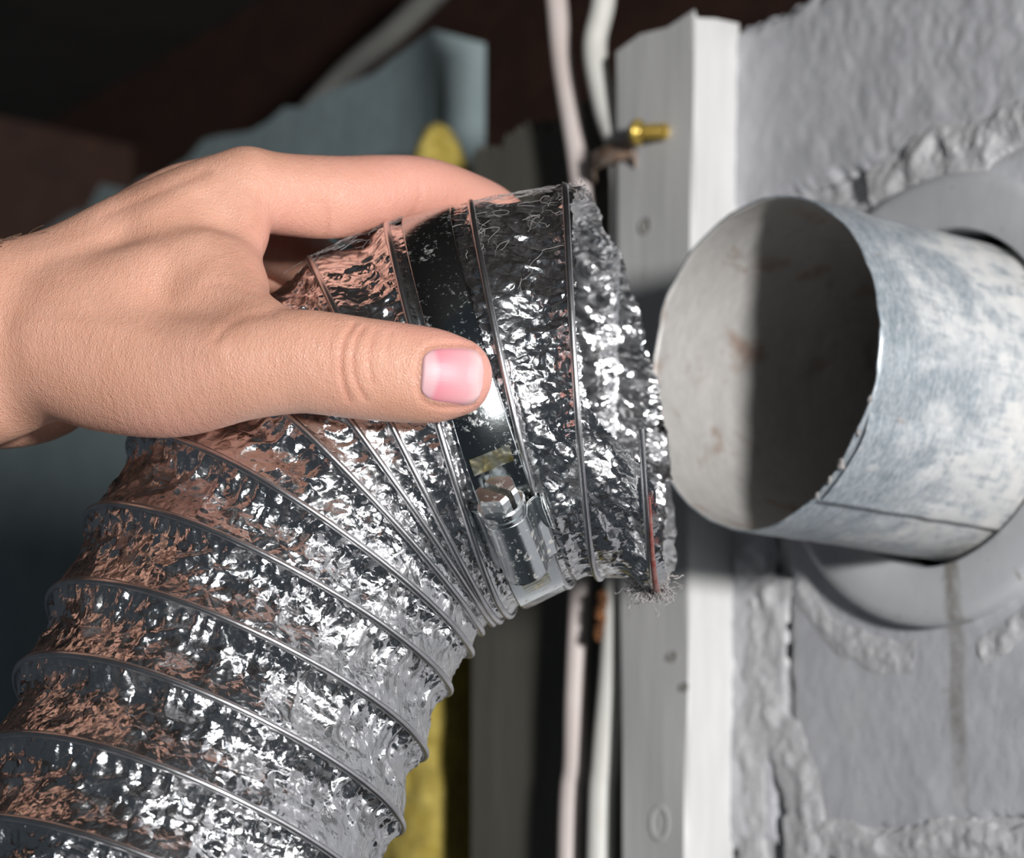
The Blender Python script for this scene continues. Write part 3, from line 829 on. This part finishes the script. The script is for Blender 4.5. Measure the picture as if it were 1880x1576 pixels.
def build_duct():
    root = empty('foil_duct', to_world(np.array([90.0, 2400.0, -300.0])))
    o0 = np.array(root.location)
    nv = 640; nuu = 800
    # sample density follows the pitch
    u = np.linspace(-4.2, 13.9, nuu)
    v = np.linspace(0, 2 * PI, nv, endpoint=False)
    U, V = np.meshgrid(u, v, indexing='ij')
    C, R, e1, e2, ax = DF.at(u)
    dirs = np.cos(V)[..., None] * e1[:, None, :] + np.sin(V)[..., None] * e2[:, None, :]
    P0 = C[:, None, :] + R[:, None, None] * dirs
    dPu = np.gradient(P0, axis=0) / np.gradient(u)[:, None, None]
    pitch = np.linalg.norm(dPu, axis=2)                        # local pixel length of one turn
    ph = np.mod(U - V / (2 * PI), 1.0)
    dist = np.minimum(ph, 1 - ph) * pitch                     # px from the wire
    depth = np.clip(0.17 * pitch, 0, 24)
    prof = -depth * np.sin(PI * np.clip(ph, 0, 1) ** 1.5) ** 0.85
    # arc-length-like coordinates for the crinkles
    X = np.cumsum(np.vstack([np.zeros((1, nv)), 0.5 * (pitch[1:] + pitch[:-1]) * np.diff(u)[:, None]]), axis=0)
    Y = V / (2 * PI)
    N = 2300.0
    def lay(wl, seed, st=1.0):
        per = int(round(N / wl)); return ridged(X / (wl * st) + 0.8 * noise2(X / (wl * 3), Y * int(N / (wl * 3)), seed + 50, int(N / (wl * 3))), Y * per, seed, per)
    lim = np.clip(pitch / 90.0, 0.25, 1)
    cr = 7.0 * lay(72, 3) + 6.0 * lay(42, 5) + 2.2 * lay(25, 8)
    cm = np.clip((ph - 0.12) / 0.35, 0, 1); cm = 0.35 + 0.65 * cm * cm * (3 - 2 * cm)
    cr = cr * cm
    fold = np.clip(np.sin(Y * 2 * PI * 74 + 3 * noise2(X / 60, Y * 40, 71, 40)), -1, 1)
    pleat = fold * np.exp(-((1 - ph) * pitch / 34) ** 2) * 4.2
    near_wire = np.clip(dist / 16, 0, 1)
    h = prof + (cr * 0.72 * lim + pleat * lim) * near_wire
    # under the clamp band the sleeve is squeezed smooth
    cb = np.clip(1 - np.maximum(band_u(V, -1.25) - U, U - band_u(V, 1.25)) * 9, 0, 1)
    h = h * (1 - cb) + (-9 + 0.15 * cr) * cb
    # loose end: larger buckles
    h = h + np.clip(U - 12.1, 0, 1) * 16 * noise2(X / 70, Y * 26, 91, 26)
    P = P0 + h[..., None] * dirs
    uc = 0.5 * (U[:-1] + U[1:])
    Q = grid_quads(nuu, nv, True)
    keep = (uc <= u_end(v)[None, :]).ravel()
    Q = Q[keep]
    Wd = to_world(P.reshape(-1, 3)) - o0
    used = np.unique(Q); remap = -np.ones(len(Wd), int); remap[used] = np.arange(len(used))
    fo = quad_obj('foil_sleeve', Wd[used], remap[Q], MAT['foil'], root)
    at = fo.data.attributes.new('crumple', 'FLOAT', 'POINT'); at.data.foreach_set('value', cm.ravel()[used].astype(np.float32))
    # spiral wire under the foil: raised bead
    tt = np.arange(0.62, 12.999, 1 / 220.0)
    uu = []; vv = []
    turn = np.arange(-4.2, 13.2, 1 / 240.0)           # u on the helix; v = 2 pi (u - k)
    uu = turn; vv = 2 * PI * turn
    okm = (uu > -4.15) & (uu <= np.minimum(u_end(vv) - 0.01, 12.62))
    # continuous run up to the tear
    last = np.argmax(~okm & (uu > 5)) if np.any(~okm & (uu > 5)) else len(uu)
    sel = (uu > -4.15); sel[last:] = False
    path = to_world(duct_pt(uu[sel], vv[sel], 2.0)) - o0
    Vt, Qt = tube(path, 6.2 * SC, 10)
    quad_obj('spiral_wire', Vt, Qt, MAT['wire'], root)
    # the cut end of the wire on the near flap, with its red core
    vn = np.radians(np.linspace(103, 177, 60)); un = np.full(60, 13.46) + 0.02 * np.sin(vn * 3)
    path = to_world(duct_pt(un, vn, 4.0)) - o0
    Vt, Qt = tube(path, 5.5 * SC, 10); quad_obj('wire_end', Vt, Qt, MAT['wire'], root)
    vn = np.radians(np.linspace(122, 178, 50)); un = np.full(50, 13.545)
    path = to_world(duct_pt(un, vn, 9.0)) - o0
    Vt, Qt = tube(path, np.linspace(2.0, 7.5, 50) * SC, 8); o = quad_obj('wire_core', Vt, Qt, MAT['redwire'], root); o['label'] = 'dull red strip along the end wire'
    r = np.random.default_rng(21); Vs = []; Qs = []; base = 0
    for i in range(230):
        if i < 160: u0 = r.uniform(10.95, 11.98); v0 = abs(r.normal(0.1, 0.45)) - 0.15
        else: u0 = r.uniform(8.9, 10.2); v0 = r.normal(0.05, 0.22)
        a = r.uniform(0, 2 * PI); du = []; dv = []; uu_, vv_ = u0, v0; nseg = r.integers(4, 9)
        for k in range(nseg):
            du.append(uu_); dv.append(vv_); a += r.normal(0, 0.7)
            uu_ += 0.05 * math.cos(a); vv_ += 0.022 * math.sin(a)
        lift = 1 + r.uniform(0, 4) + 2 * np.sin(np.linspace(0, PI, nseg)) * r.uniform(0, 1.5)
        path = catmull(to_world(duct_pt(np.clip(np.array(du), 8, 12.1), np.array(dv), lift)) - o0, 3)
        Vt, Qt = tube(path, r.uniform(0.22, 0.5) * SC, 3)
        Vs.append(Vt); Qs.append(Qt + base); base += len(Vt)
    o = quad_obj('lint_film', np.vstack(Vs), np.vstack(Qs), MAT['lint'], root); o['kind'] = 'stuff'; o['label'] = 'thin grey lint fibres clinging to the foil'
    tag(root, 'crinkled silver foil flexible dryer duct with spiral wire, torn open at its end', 'duct')
    return root
duct = build_duct()

# lint caught on the torn end
def lint_tuft(center, n, spread, hang, seed, label):
    r = np.random.default_rng(seed); Vs = []; Qs = []; base = 0
    c0 = to_world(np.array(center, float))
    for i in range(n):
        p = np.array(center, float) + r.normal(0, 1, 3) * spread * [0.5, 0.35, 0.5]
        pts = [p]
        d = r.normal(0, 1, 3)
        for k in range(5):
            d = d * 0.6 + r.normal(0, 0.8, 3) + np.array([0, hang, 0])
            pts.append(pts[-1] + d * spread * 0.09)
        V, Q = tube(to_world(catmull(pts, 3)) - c0, r.uniform(0.5, 1.3) * SC, 4)
        Vs.append(V); Qs.append(Q + base); base += len(V)
    o = quad_obj('lint_tuft', np.vstack(Vs), np.vstack(Qs), MAT['lint'], None); o.location = c0
    tag(o, label, 'lint', kind='stuff')
lint_tuft(Qp(1192, 1070, -60), 420, 34, 0.12, 3, 'grey lint tuft dangling from the lower torn end of the duct')
lint_tuft(Qp(1214, 1086, -30), 200, 18, 0.35, 8, 'thin grey lint wisp at the lowest tip of the duct')
lint_tuft(Qp(1062, 352, 10), 90, 20, -0.1, 4, 'dark lint tuft on the upper torn edge of the duct')

# ------------------------------------------------------------------ hose clamp
def build_clamp():
    uc = 0.5 * (CL_U0 + CL_U1)
    root = empty('hose_clamp', to_world(duct_pt(np.array([uc]), np.array([PI]))[0]))
    o0 = np.array(root.location)
    v = np.linspace(0, 2 * PI, 260, endpoint=False)
    cols = []
    for sd_, off in ((-1, 0), (-1, 4), (-0.92, 6), (0, 6), (0.92, 6), (1, 4), (1, 0)):
        cols.append(duct_pt(band_u(v, sd_), v, off))
    V = np.stack(cols, 0)
    V = to_world(V.reshape(-1, 3)) - o0
    quad_obj('band', V, grid_quads(len(cols), 260, True), MAT['band'], root)
    # housing frame: find v where the band centre shows at the housing
    vs = np.radians(np.linspace(60, 178, 800)); cand = duct_pt(band_u(vs, 0), vs, 6)
    pr = np.array([proj(to_world(c)) for c in cand])
    iv = int(np.argmin(np.hypot(pr[:, 0] - 945, pr[:, 1] - 968)))
    c = cand[iv]; nrm = duct_dir(band_u(vs[iv:iv + 1], 0), vs[iv:iv + 1])[0]
    tan = cand[min(iv + 3, 799)] - cand[iv - 3]; tan /= np.linalg.norm(tan)       # towards the bottom
    nrm -= tan * nrm.dot(tan); nrm /= np.linalg.norm(nrm)
    wid = np.cross(tan, nrm); wid /= np.linalg.norm(wid)
    if wid[0] < 0: wid = -wid
    def L(t, w_, n_):   # local to world rel. to root
        return to_world(c + (tan * t + wid * w_ + nrm * n_) * 1.25) - o0
    # saddle: sheet folded over the screw
    prof = [(-47, -2), (-46, 6), (-40, 9), (-33, 14), (-31, 24)]
    for k in range(13):
        a = PI - PI * k / 12; prof.append((31 * math.cos(a), 30 + 29 * math.sin(a)))
    prof += [(31, 24), (34, 14), (40, 9), (46, 6), (47, -2)]
    rows = []
    for t in (-48, -46, -20, 10, 40, 56, 58):
        k = 1.0 if t < 50 else 0.97
        rows.append([L(t, w_ * k, n_ * k) for w_, n_ in prof])
    V = np.array(rows).reshape(-1, 3); n = len(prof)
    inn = []
    quads = grid_quads(len(rows), n)
    o = quad_obj('housing', V, quads, MAT['zinc'], root)
    m = o.modifiers.new('thick', 'SOLIDIFY'); m.thickness = 0.0006; m.offset = -1
    # turned-up ear on the right side of the housing
    ear = []
    for t, hh in ((-52, 6), (-40, 22), (-5, 22), (12, 8)):
        ear.append([L(t, 46, 4), L(t, 50, hh), L(t, 53, hh + 3), L(t, 56, hh), L(t, 55, 2)])
    quad_obj('ear', np.array(ear).reshape(-1, 3), grid_quads(4, 5), MAT['zinc'], root)
    # end disc of the housing (screw tip side)
    pts = [L(57, w_ * .97, n_ * .97) for w_, n_ in prof]
    mesh_obj('end_plate', pts, [tuple(range(len(pts)))], MAT['zinc'], root)
    # screw: collar, flange, slotted hex head
    def ring(t, r, seg=32, ph=0): return [L(t, r * math.cos(2 * PI * k / seg + ph), 30 + r * math.sin(2 * PI * k / seg + ph)) for k in range(seg)]
    st = [(-44, 26), (-50, 27), (-51, 31), (-57, 32), (-58, 28), (-60, 28), (-61, 33), (-70, 34), (-73, 32), (-73, 5)]
    V = np.array([ring(t, r) for t, r in st]).reshape(-1, 3)
    sc = quad_obj('screw', V, grid_quads(len(st), 32, True), MAT['zinc'], root)
    mm = sc.modifiers.new('es', 'EDGE_SPLIT'); mm.split_angle = math.radians(35)
    # hexagonal head cut into two halves by the slot
    hexp = [(31 * math.cos(PI / 3 * k + 0.3), 31 * math.sin(PI / 3 * k + 0.3)) for k in range(6)]
    sd = np.array([math.cos(0.75), math.sin(0.75)]); sn = np.array([-sd[1], sd[0]])
    def clip(poly, nn, dd):
        out = []
        for i in range(len(poly)):
            p, q = np.array(poly[i]), np.array(poly[(i + 1) % len(poly)])
            a, b = p @ nn - dd, q @ nn - dd
            if a >= 0: out.append(p)
            if a * b < 0: out.append(p + (q - p) * a / (a - b))
        return out
    for s in (1, -1):
        po = clip(hexp, sn * s, 4.2)
        k = len(po); V = []
        for t, q in ((-72, 1.0), (-90, 1.0), (-96, 0.9)):
            cen = np.mean(po, axis=0)
            for p in po:
                pp_ = cen + (p - cen) * q if q < 1 else p
                V.append(L(t, pp_[0], 30 + pp_[1]))
        F = []
        for r_ in range(2):
            for i in range(k): F.append((r_ * k + i, r_ * k + (i + 1) % k, (r_ + 1) * k + (i + 1) % k, (r_ + 1) * k + i))
        F.append(tuple(range(2 * k, 3 * k)))
        mesh_obj('hex_head', V, F, MAT['zinc'], sc)
    # floor of the slot
    po = [p * 0.98 for p in clip(clip(hexp, sn, -4.2), -sn, -4.2)]
    mesh_obj('slot_floor', [L(-84, p[0], 30 + p[1]) for p in po], [tuple(range(len(po)))], MAT['slotdark'], sc)
    # tongue of the band, yellow zinc, below the housing with worm slots, and the bright bit above it
    def band_patch(name, v0, v1, u0, u1, off, mat, nn=12):
        vv = np.linspace(v0, v1, nn); g = []
        for uu_, oo in ((u0, off - 2.5), (u0, off), (u1, off), (u1, off - 2.5)):
            g.append(duct_pt(band_u(vv, uu_), vv, oo))
        V = to_world(np.array(g).reshape(-1, 3)) - o0
        return quad_obj(name, V, grid_quads(4, nn), mat, root, False)
    vc = vs[iv]
    band_patch('band_tongue', vc + 0.10, vc + 0.62, -0.9, 0.93, 11, MAT['zinc'], 24)
    for k in range(9):
        va = vc + 0.20 + k * 0.034
        band_patch('worm_slot', va, va + 0.013, -0.5, 0.5, 13.5, MAT['yzinc'], 3)
    band_patch('band_tip', vc - 0.41, vc - 0.33, -0.75, 0.75, 9, MAT['yzinc'], 8)
    tag(root, 'steel worm drive hose clamp with slotted hex screw around the foil duct', 'hose clamp')
build_clamp()

# ------------------------------------------------------------------ the hand
class SDF:
    def __init__(self, lo, hi, h):
        self.lo = np.array(lo, float); self.h = h
        self.n = np.ceil((np.array(hi) - self.lo) / h).astype(int) + 1
        self.F = np.full(self.n, 400.0, dtype=np.float32)
    def box(self, lo, hi):
        a = np.clip(np.floor((lo - self.lo) / self.h).astype(int), 0, self.n - 1)
        b = np.clip(np.ceil((hi - self.lo) / self.h).astype(int) + 1, 1, self.n)
        sl = tuple(slice(a[i], b[i]) for i in range(3))
        ax = [(self.lo[i] + self.h * np.arange(a[i], b[i])).astype(np.float32) for i in range(3)]
        return sl, ax
    def chain(self, pts, k, up=(0, 1, 0), n=6):
        """pts rows: px, py, z, a (in-picture half width), b (half depth) ; smooth union with blend k"""
        rows = []
        for (px, py, z, a, b) in pts:
            q = Qp(px, py, z); s = 1 + z / FPX
            rows.append([q[0], q[1], q[2], a * s, b * s])
        C = catmull(rows, n) if len(rows) > 2 else np.array(rows)
        G = np.full(self.n, 1e3, dtype=np.float32)
        for i in range(len(C) - 1):
            p, q = C[i, :3], C[i + 1, :3]; r = max(C[i, 3:].max(), C[i + 1, 3:].max()) + k * 1.2 + 12
            sl, (x, y, z) = self.box(np.minimum(p, q) - r, np.maximum(p, q) + r)
            d = q - p; L = np.linalg.norm(d); d = d / L
            wdir = np.cross(d, (0, 0, 1.0)); wdir /= np.linalg.norm(wdir)     # in-picture width direction
            bdir = np.cross(d, wdir)
            X = x[:, None, None] - p[0]; Y = y[None, :, None] - p[1]; Z = z[None, None, :] - p[2]
            s_ = X * d[0] + Y * d[1] + Z * d[2]
            t = np.clip(s_ / L, 0, 1)
            a = C[i, 3] + (C[i + 1, 3] - C[i, 3]) * t; b = C[i, 4] + (C[i + 1, 4] - C[i, 4]) * t
            over = s_ - t * L
            ww = X * wdir[0] + Y * wdir[1] + Z * wdir[2]; bb = X * bdir[0] + Y * bdir[1] + Z * bdir[2]
            m = np.minimum(a, b)
            dist = (np.sqrt((ww / a) ** 2 + (bb / b) ** 2 + (over / (0.5 * (a + b))) ** 2) - 1) * m
            G[sl] = np.minimum(G[sl], dist)
        self.merge(G, k)
    def merge(self, G, k):
        hh = np.clip(0.5 + 0.5 * (self.F - G) / k, 0, 1)
        self.F = self.F * (1 - hh) + G * hh - k * hh * (1 - hh)

def surface_nets(F, lo, h):
    n = np.array(F.shape); S_ = F < 0
    c = [(0, 0, 0), (1, 0, 0), (0, 1, 0), (1, 1, 0), (0, 0, 1), (1, 0, 1), (0, 1, 1), (1, 1, 1)]
    sub = lambda A, o: A[o[0]:n[0] - 1 + o[0], o[1]:n[1] - 1 + o[1], o[2]:n[2] - 1 + o[2]]
    cnt = sum(sub(S_, o).astype(np.int8) for o in c)
    act = np.argwhere((cnt > 0) & (cnt < 8))
    vals = np.stack([F[act[:, 0] + o[0], act[:, 1] + o[1], act[:, 2] + o[2]] for o in c], -1).astype(float)
    acc = np.zeros((len(act), 3)); num = np.zeros(len(act))
    for i in range(8):
        for j in range(i + 1, 8):
            if sum(abs(c[i][q] - c[j][q]) for q in range(3)) != 1: continue
            a, b = vals[:, i], vals[:, j]; m = (a < 0) != (b < 0)
            t = np.where(m, a / np.where(m, a - b, 1), 0)
            p = np.array(c[i])[None] + t[:, None] * (np.array(c[j]) - np.array(c[i]))[None]
            acc += p * m[:, None]; num += m
    V = lo + h * (act + acc / num[:, None])
    idx = -np.ones(n - 1, dtype=np.int64); idx[act[:, 0], act[:, 1], act[:, 2]] = np.arange(len(act))
    quads = []
    for axd in range(3):
        o1, o2 = [(1, 2), (2, 0), (0, 1)][axd]
        A = np.take(S_, range(0, n[axd] - 1), axis=axd); B = np.take(S_, range(1, n[axd]), axis=axd)
        e = np.argwhere(A != B)
        e = e[(e[:, o1] > 0) & (e[:, o2] > 0) & (e[:, o1] < n[o1] - 1) & (e[:, o2] < n[o2] - 1)]
        fl = A[e[:, 0], e[:, 1], e[:, 2]]
        def cell(d1, d2):
            q = e.copy(); q[:, o1] -= d1; q[:, o2] -= d2; return idx[q[:, 0], q[:, 1], q[:, 2]]
        Q = np.stack([cell(1, 1), cell(0, 1), cell(0, 0), cell(1, 0)], -1)
        Q[~fl] = Q[~fl][:, ::-1]
        quads.append(Q)
    return V, np.vstack(quads)

THUMB = [(110, 640, -250, 128, 110), (210, 668, -290, 128, 108), (320, 690, -340, 114, 98), (440, 676, -392, 98, 86), (540, 664, -412, 96, 80), (600, 668, -420, 95, 78),
         (665, 677, -424, 94, 78), (730, 684, -426, 92, 74), (790, 690, -426, 88, 70), (838, 692, -424, 73, 60)]
INDEX = [(452, 346, -80, 74, 70), (530, 358, -50, 76, 68), (620, 362, -15, 76, 66), (700, 352, 30, 68, 62), (775, 350, 80, 62, 60), (845, 372, 150, 60, 56), (905, 398, 225, 55, 52), (955, 450, 300, 50, 48), (985, 530, 360, 44, 42)]
def build_hand():
    g = SDF((-760, 225, -560), (1060, 960, 560), 5.0)
    # forearm and wrist
    g.chain([(-900, 720, -190, 225, 205), (-600, 700, -190, 222, 190), (-380, 675, -195, 208, 168), (-200, 655, -200, 200, 155), (-60, 635, -195, 192, 145), (40, 610, -180, 172, 130), (130, 590, -160, 150, 115)], 30)
    # metacarpals (index, middle, ring, little)
    g.chain([(70, 575, -190, 110, 90), (180, 490, -160, 104, 84), (300, 415, -125, 90, 78), (390, 366, -96, 78, 72), (452, 346, -80, 74, 70)], 40)
    g.chain([(70, 570, -110, 105, 80), (200, 460, -70, 82, 74), (320, 368, -10, 62, 66), (400, 344, 40, 58, 62)], 34)
    g.chain([(60, 590, -40, 100, 80), (200, 500, 30, 80, 70), (370, 410, 140, 60, 60)], 34)
    g.chain([(50, 620, 20, 100, 80), (190, 540, 110, 75, 66), (340, 470, 235, 56, 56)], 34)
    # heel of the hand, in shade below the wrist
    g.chain([(-60, 700, -60, 130, 110), (60, 690, -40, 125, 100), (130, 660, 10, 100, 90)], 30)
    # thenar and thumb
    g.chain(THUMB, 38)
    # first web: muscle between thumb and index
    g.chain([(170, 590, -250, 105, 80), (270, 545, -258, 100, 72), (350, 515, -250, 84, 60), (395, 500, -235, 66, 48)], 46)
    g.chain([(450, 400, -110, 44, 46), (446, 450, -165, 38, 40), (446, 500, -230, 36, 36), (450, 550, -300, 36, 36), (470, 610, -370, 40, 40)], 40)
    g.chain([(370, 510, -250, 72, 52), (425, 520, -262, 52, 42), (452, 528, -270, 34, 34)], 40)
    g.chain([(380, 565, -300, 80, 60), (440, 590, -335, 66, 54), (480, 600, -360, 50, 48)], 40)
    g.chain([(330, 450, -180, 92, 60), (400, 420, -140, 78, 56), (430, 430, -140, 50, 50)], 40)
    # fingers
    g.chain(INDEX, 16)
    g.chain([(400, 344, 40, 58, 62), (520, 352, 130, 60, 60), (640, 385, 240, 58, 58), (740, 450, 350, 54, 54), (810, 540, 415, 48, 48), (860, 650, 440, 42, 42)], 10)
    g.chain([(370, 410, 140, 60, 60), (490, 440, 270, 58, 58), (590, 500, 390, 56, 56), (690, 590, 445, 50, 50), (770, 700, 462, 42, 42)], 10)
    g.chain([(340, 470, 235, 54, 54), (440, 520, 340, 52, 52), (530, 590, 425, 50, 50), (620, 670, 470, 45, 45), (690, 760, 478, 38, 38)], 10)
    V, Q = surface_nets(g.F, g.lo, g.h)
    # light smoothing
    E = np.concatenate([Q[:, [0, 1]], Q[:, [1, 2]], Q[:, [2, 3]], Q[:, [3, 0]]])
    for it in range(4):
        acc = np.zeros_like(V); num = np.zeros(len(V))
        np.add.at(acc, E[:, 0], V[E[:, 1]]); np.add.at(num, E[:, 0], 1)
        V = V + 0.5 * (acc / num[:, None] - V)
    # skin flattens where it presses on the duct
    uu_ = np.linspace(-4, 13.4, 900); C, R, e1, e2, ax = DF.at(uu_)
    moved = 0; deep = 0
    for i0 in range(0, len(V), 4000):
        P = V[i0:i0 + 4000]
        d2 = ((P[:, None, :] - C[None]) ** 2).sum(-1); j = d2.argmin(1)
        q = P - C[j]; q = q - (q * ax[j]).sum(1)[:, None] * ax[j]
        rr = np.linalg.norm(q, axis=1); m = (rr < R[j] + 3) & (rr > 30) & (j < 895)
        moved += m.sum(); deep = max(deep, float((R[j] - rr)[m].max()) if m.any() else 0)
        P[m] += (q / rr[:, None] * (R[j] + 3 - rr)[:, None])[m]
        V[i0:i0 + 4000] = P
    return V, Q
HV, HQ = build_hand()

def hand_object():
    k = 1 + HV[:, 2] / FPX
    px = 940 + (HV[:, 0] - 940) / k; py = 788 + (HV[:, 1] - 788) / k
    # normals (area weighted) to know what faces the lens
    fn = np.cross(HV[HQ[:, 2]] - HV[HQ[:, 0]], HV[HQ[:, 3]] - HV[HQ[:, 1]])
    N = np.zeros_like(HV)
    for c in range(4): np.add.at(N, HQ[:, c], fn)
    N /= np.linalg.norm(N, axis=1)[:, None] + 1e-9
    if (N[:, 2] * (HV[:, 2] < -300)).sum() > 0: N = -N
    front = np.clip(-N[:, 2] * 1.6, 0, 1) * (HV[:, 2] < 60)
    crease = np.zeros(len(HV)); disp = np.zeros(len(HV))
    def groove(pts, wd, dp, col=1.0):
        P = catmull(np.array(pts, float), 10)
        d = np.full(len(HV), 1e9)
        for i in range(len(P) - 1):
            a, b = P[i], P[i + 1]; ab = b - a
            t = np.clip(((px - a[0]) * ab[0] + (py - a[1]) * ab[1]) / (ab @ ab + 1e-9), 0, 1)
            d = np.minimum(d, np.hypot(px - a[0] - t * ab[0], py - a[1] - t * ab[1]))
        g_ = np.exp(-(d / wd) ** 2) * front
        nonlocal crease, disp
        disp = disp - dp * g_; crease = np.maximum(crease, g_ * col)
    # thumb knuckle wrinkles
    groove([(652, 592), (632, 625), (625, 665), (630, 705), (640, 735)], 5, 3.2, 0.9)
    groove([(668, 600), (652, 630), (648, 670), (655, 705), (672, 735)], 4.5, 2.6, 0.8)
    groove([(690, 606), (680, 640), (678, 675), (684, 705)], 4.5, 2.0, 0.6)
    groove([(715, 610), (712, 640), (714, 672)], 4.5, 1.4, 0.4)
    groove([(612, 600), (604, 640), (606, 690)], 6, 1.0, 0.2)
    # web folds
    groove([(488, 538), (455, 535), (420, 522), (385, 520)], 8, 1.6, 0.2)
    groove([(500, 575), (450, 580), (415, 600), (395, 625)], 9, 2.2, 0.25)
    groove([(470, 400), (478, 370), (480, 345)], 9, 1.5, 0.2)
    groove([(505, 520), (520, 480), (560, 455), (592, 440)], 7, 2.0, 0.3)
    groove([(596, 440), (600, 400), (592, 370)], 7, 2.2, 0.3)
    groove([(755, 400), (770, 370), (772, 340)], 6, 1.4, 0.2)
    # tendon and vein relief on the back of the hand
    groove([(60, 470), (180, 430), (300, 375), (390, 335)], 16, -2.5, 0)
    groove([(40, 600), (160, 600), (280, 620), (400, 640)], 18, -3.0, 0)
    groove([(190, 395), (290, 352), (380, 312)], 9, 2.0, 0.2)
    ang = np.linspace(0, 2 * PI, 30)
    groove([(829 + 62 * math.copysign(abs(math.cos(a)) ** .6, math.cos(a)), 690 + 59 * math.copysign(abs(math.sin(a)) ** .6, math.sin(a))) for a in ang[(ang > 0.9) & (ang < 5.4)]], 5, 2.6, 0.5)
    P = HV + N * disp[:, None]
    pink = 0.42 * np.clip((px - 470) / 250, 0, 1) * (py < 470) + 0.75 * np.exp(-((px - 880) / 70) ** 2 - ((py - 690) / 90) ** 2) \
        + 0.35 * np.exp(-((px - 500) / 60) ** 2 - ((py - 440) / 80) ** 2) + 0.35 * np.exp(-((px - 790) / 120) ** 2 - ((py - 600) / 25) ** 2) \
        + 0.3 * np.exp(-((px - 330) / 150) ** 2 - ((py - 800) / 45) ** 2)
    root = to_world(np.array([-700.0, 700.0, -195.0]))
    o = quad_obj('hand', to_world(P) - root, HQ, MAT['skin'], None); o.location = root
    me = o.data
    for nm, arr in (('pink', np.clip(pink, 0, 0.85)), ('crease', crease)):
        at = me.attributes.new(nm, 'FLOAT', 'POINT'); at.data.foreach_set('value', arr.astype(np.float32))
    sub = o.modifiers.new('sub', 'SUBSURF'); sub.levels = 1; sub.render_levels = 1
    tag(o, 'bare left hand reaching in from the left, thumb and fingers gripping the foil duct', 'person')
    return o, P
hand, HP = hand_object()
hand.name = 'person'; hand.data.name = 'person'

def thumbnail():
    bvh = BVHTree.FromPolygons([tuple(p) for p in HP], [tuple(q) for q in HQ])
    def hit(px, py):
        a = Qp(px, py, -700); b = Qp(px, py, 0); d = Vector(b - a).normalized()
        r = bvh.ray_cast(Vector(a), d)
        return np.array(r[0]) if r[0] is not None else None
    c = np.array([829.0, 690.0]); ang = math.radians(4.0)
    ua = np.array([math.cos(ang), math.sin(ang)]); va = np.array([-ua[1], ua[0]])
    hl, hw = 58.0, 55.0
    nu, nv = 34, 26
    s_ = np.linspace(-1, 1, nu); t_ = np.linspace(-1, 1, nv)
    s_ = np.sign(s_) * np.abs(s_) ** 0.7
    wid = (1 - np.abs(s_) ** 3.2 * 0.985) ** 0.33 * (1 + 0.03 * s_)
    G = c[None, None] + s_[:, None, None] * hl * ua + (t_[None, :] * wid[:, None])[..., None] * hw * va
    hits = []; src = []
    for p2 in G[2:-2, ::3].reshape(-1, 2):
        h = hit(*p2)
        if h is not None and h[2] < -380: hits.append(h[2]); src.append(p2)
    src = (np.array(src) - c) / hl
    basis = lambda q: np.stack([np.ones(len(q)), q[:, 0], q[:, 1], q[:, 0] ** 2, q[:, 0] * q[:, 1], q[:, 1] ** 2, q[:, 1] ** 4, q[:, 0] ** 3], -1)
    co, *_ = np.linalg.lstsq(basis(src), np.array(hits), rcond=None)
    zz = (basis((G.reshape(-1, 2) - c) / hl) @ co).reshape(nu, nv)
    rim = np.maximum(np.abs(s_)[:, None], np.abs(t_)[None, :] + 0 * s_[:, None])
    zz = zz - 4.0 + 9.0 * np.clip((rim - 0.86) / 0.14, 0, 1) ** 2
    zz -= 4.0 * np.clip((s_ - 0.5) / 0.5, 0, 1)[:, None]
    V = np.array([[Qp(G[i, j, 0], G[i, j, 1], zz[i, j]) for j in range(nv)] for i in range(nu)])
    UV = [((a_ + 1) / 2, (b_ * w_ + 1) / 2) for a_, w_ in zip(s_, wid) for b_ in t_]
    Vw = to_world(V.reshape(-1, 3)) - np.array(hand.location)
    o = quad_obj('thumbnail', Vw, grid_quads(nu, nv), MAT['nail'], hand)
    uvl = o.data.uv_layers.new(name='UVMap')
    li = np.zeros(len(o.data.loops), dtype=np.int32); o.data.loops.foreach_get('vertex_index', li)
    uvl.data.foreach_set('uv', np.array(UV, dtype=np.float32)[li].ravel())
    o['label'] = 'short pink thumbnail with pale crescent'
    m = o.modifiers.new('sub', 'SUBSURF'); m.levels = 1; m.render_levels = 1
thumbnail()

def arm_hairs():
    r = np.random.default_rng(5); Vs = []; Qs = []; base = 0; root = np.array(hand.location)
    for i in range(26):
        x0 = r.uniform(-60, 60); y0 = 440 - (x0) * 0.25 + r.uniform(-2, 10)
        z0 = r.uniform(-240, -120)
        p = np.array([x0, y0, z0]); pts = [p + [0, 8, 0]]
        d = np.array([r.uniform(0.3, 1.0), -r.uniform(0.5, 1.1), r.uniform(-0.5, 0.5)])
        for k in range(4):
            d = d + np.array([r.uniform(-0.1, 0.35), r.uniform(0.0, 0.35), r.uniform(-.2, .2)])
            pts.append(pts[-1] + d * r.uniform(6, 12))
        V, Q = tube(to_world(np.array([Qp(*q) for q in catmull(pts, 4)])) - root, 0.7 * SC, 4)
        Vs.append(V); Qs.append(Q + base); base += len(V)
    o = quad_obj('arm_hair', np.vstack(Vs), np.vstack(Qs), MAT['hair'], hand); o['kind'] = 'stuff'
arm_hairs()
